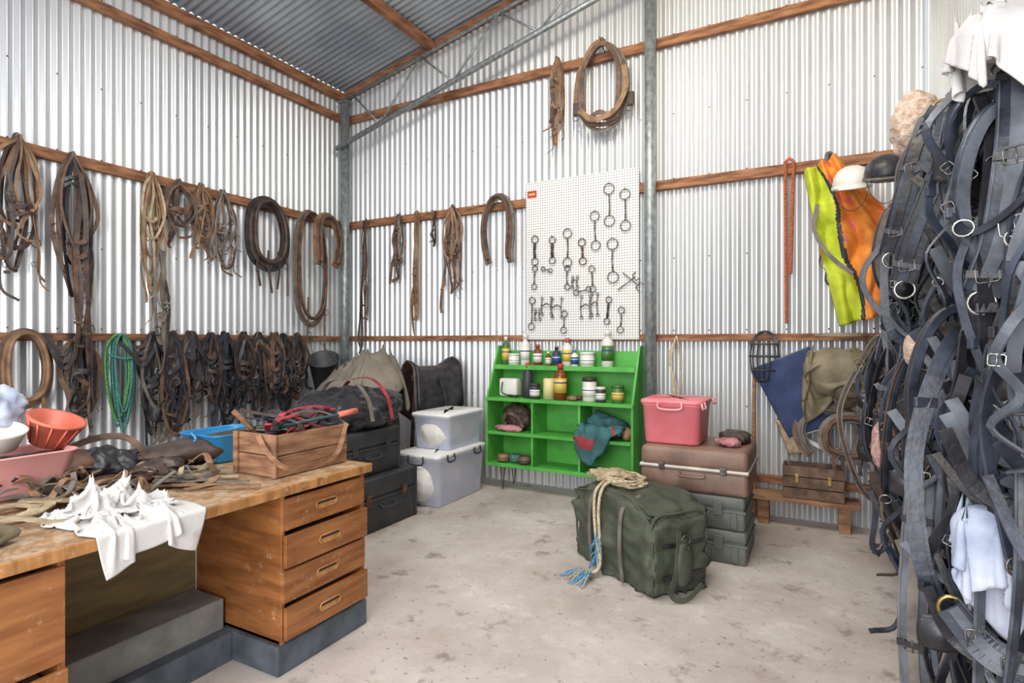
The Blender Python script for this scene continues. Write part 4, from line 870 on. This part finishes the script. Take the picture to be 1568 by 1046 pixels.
# towels and fleece pads draped on the harness
b=B(); ce=ellipsoid((5.55,-3.34,2.22),(.12,.1,.07),.9)
P=sheet(64,64,lambda u,v:(5.41+.28*u,-3.46+.26*v,2.33+.03*math.sin(u*14)),.05)
pins=np.zeros((64,64),bool)
for q in range(12):
    i=rr_.randint(10,54); j=rr_.randint(12,52); P[i,j,2]=2.28+rr_.uniform(0,.06); pins[i,j]=True
P=drape(P,.42/63,.40/63,ce,110,8,pins=pins,g=.001,bend=.35); addcloth(b,P,'white',.005)
b.blob((5.55,-3.34,2.22),(.105,.085,.058),'white',.05,6,sub=4); b.finish('white_towel')
b=B(); b.blob((5.5,-2.2,2.38),(.1,.13,.14),'fleece',.16,9,fold=.3,sub=5,seed=2); b.finish('sheepskin_pad')
b=B(); b.blob((5.40,-2.1,.98),(.06,.09,.12),'fleecep',.14,12,fold=.3,sub=4,seed=3); b.finish('pink_fleece_pad')
b=B(); b.blob((5.56,-3.42,1.6),(.03,.03,.05),'fleece',.14,16,fold=.3,sub=4,seed=6); b.blob((5.43,-2.7,1.42),(.035,.05,.06),'fleece',.14,16,fold=.3,sub=4,seed=8); b.finish('fleece_girth_sleeve')
b=B(); ce2=ellipsoid((5.5,-3.38,.98),(.075,.06,.06),.9)
P=sheet(60,60,lambda u,v:(5.41+.18*u,-3.47+.18*v,1.06+.02*math.sin(u*15)),.04)
pins=np.zeros((60,60),bool)
for q in range(8):
    i=rr_.randint(12,48); j=rr_.randint(14,46); P[i,j,2]=1.04+rr_.uniform(0,.03); pins[i,j]=True
P=drape(P,.34/59,.44/59,ce2,110,8,pins=pins,g=.001,bend=.35); addcloth(b,P,'blueclo',.005); b.blob((5.5,-3.38,.98),(.065,.05,.05),'blueclo',.05,6,sub=3); b.finish('pale_blue_towel')
# ------------------------------------------------------------ light, world, camera
w=bpy.data.worlds.new('sky'); bpy.context.scene.world=w; w.use_nodes=True
bg=w.node_tree.nodes['Background']; bg.inputs['Color'].default_value=(.86,.92,1,1); bg.inputs['Strength'].default_value=1.5
def area(name,loc,target,sx,sy,p,col):
    l=bpy.data.lights.new(name,'AREA'); l.shape='RECTANGLE'; l.size=sx; l.size_y=sy; l.energy=p; l.color=col
    o=bpy.data.objects.new(name,l); o.location=loc; o.rotation_euler=(V(target)-V(loc)).to_track_quat('-Z','Y').to_euler(); bpy.context.collection.objects.link(o)
area('doorway_daylight',(4.4,-6.9,2.3),(2.0,0,1.0),2.8,3.4,215,(1,.98,.95))
area('added_warm_fill',(4.6,-3.0,5.0),(5.0,0,3.6),1.0,1.0,68,(1,.87,.62))  # added warm fill light for the upper right walls, not a real fixture
area('added_overhead_fill',(3.2,-2.8,4.7),(3.2,-2.4,0),1.6,1.6,82,(1,.98,.95))  # added fill light from above to lift the exposure, not a real fixture
cd=bpy.data.cameras.new('camera'); cam=bpy.data.objects.new('camera',cd); bpy.context.collection.objects.link(cam)
cd.sensor_width=36; cd.lens=19.95; cam.location=(5.126,-5.188,1.45); cam.rotation_euler=(math.radians(90),0,math.radians(28.36)); cd.clip_start=.05
bpy.context.scene.camera=cam
sc=bpy.context.scene
sc.view_settings.view_transform='Standard'
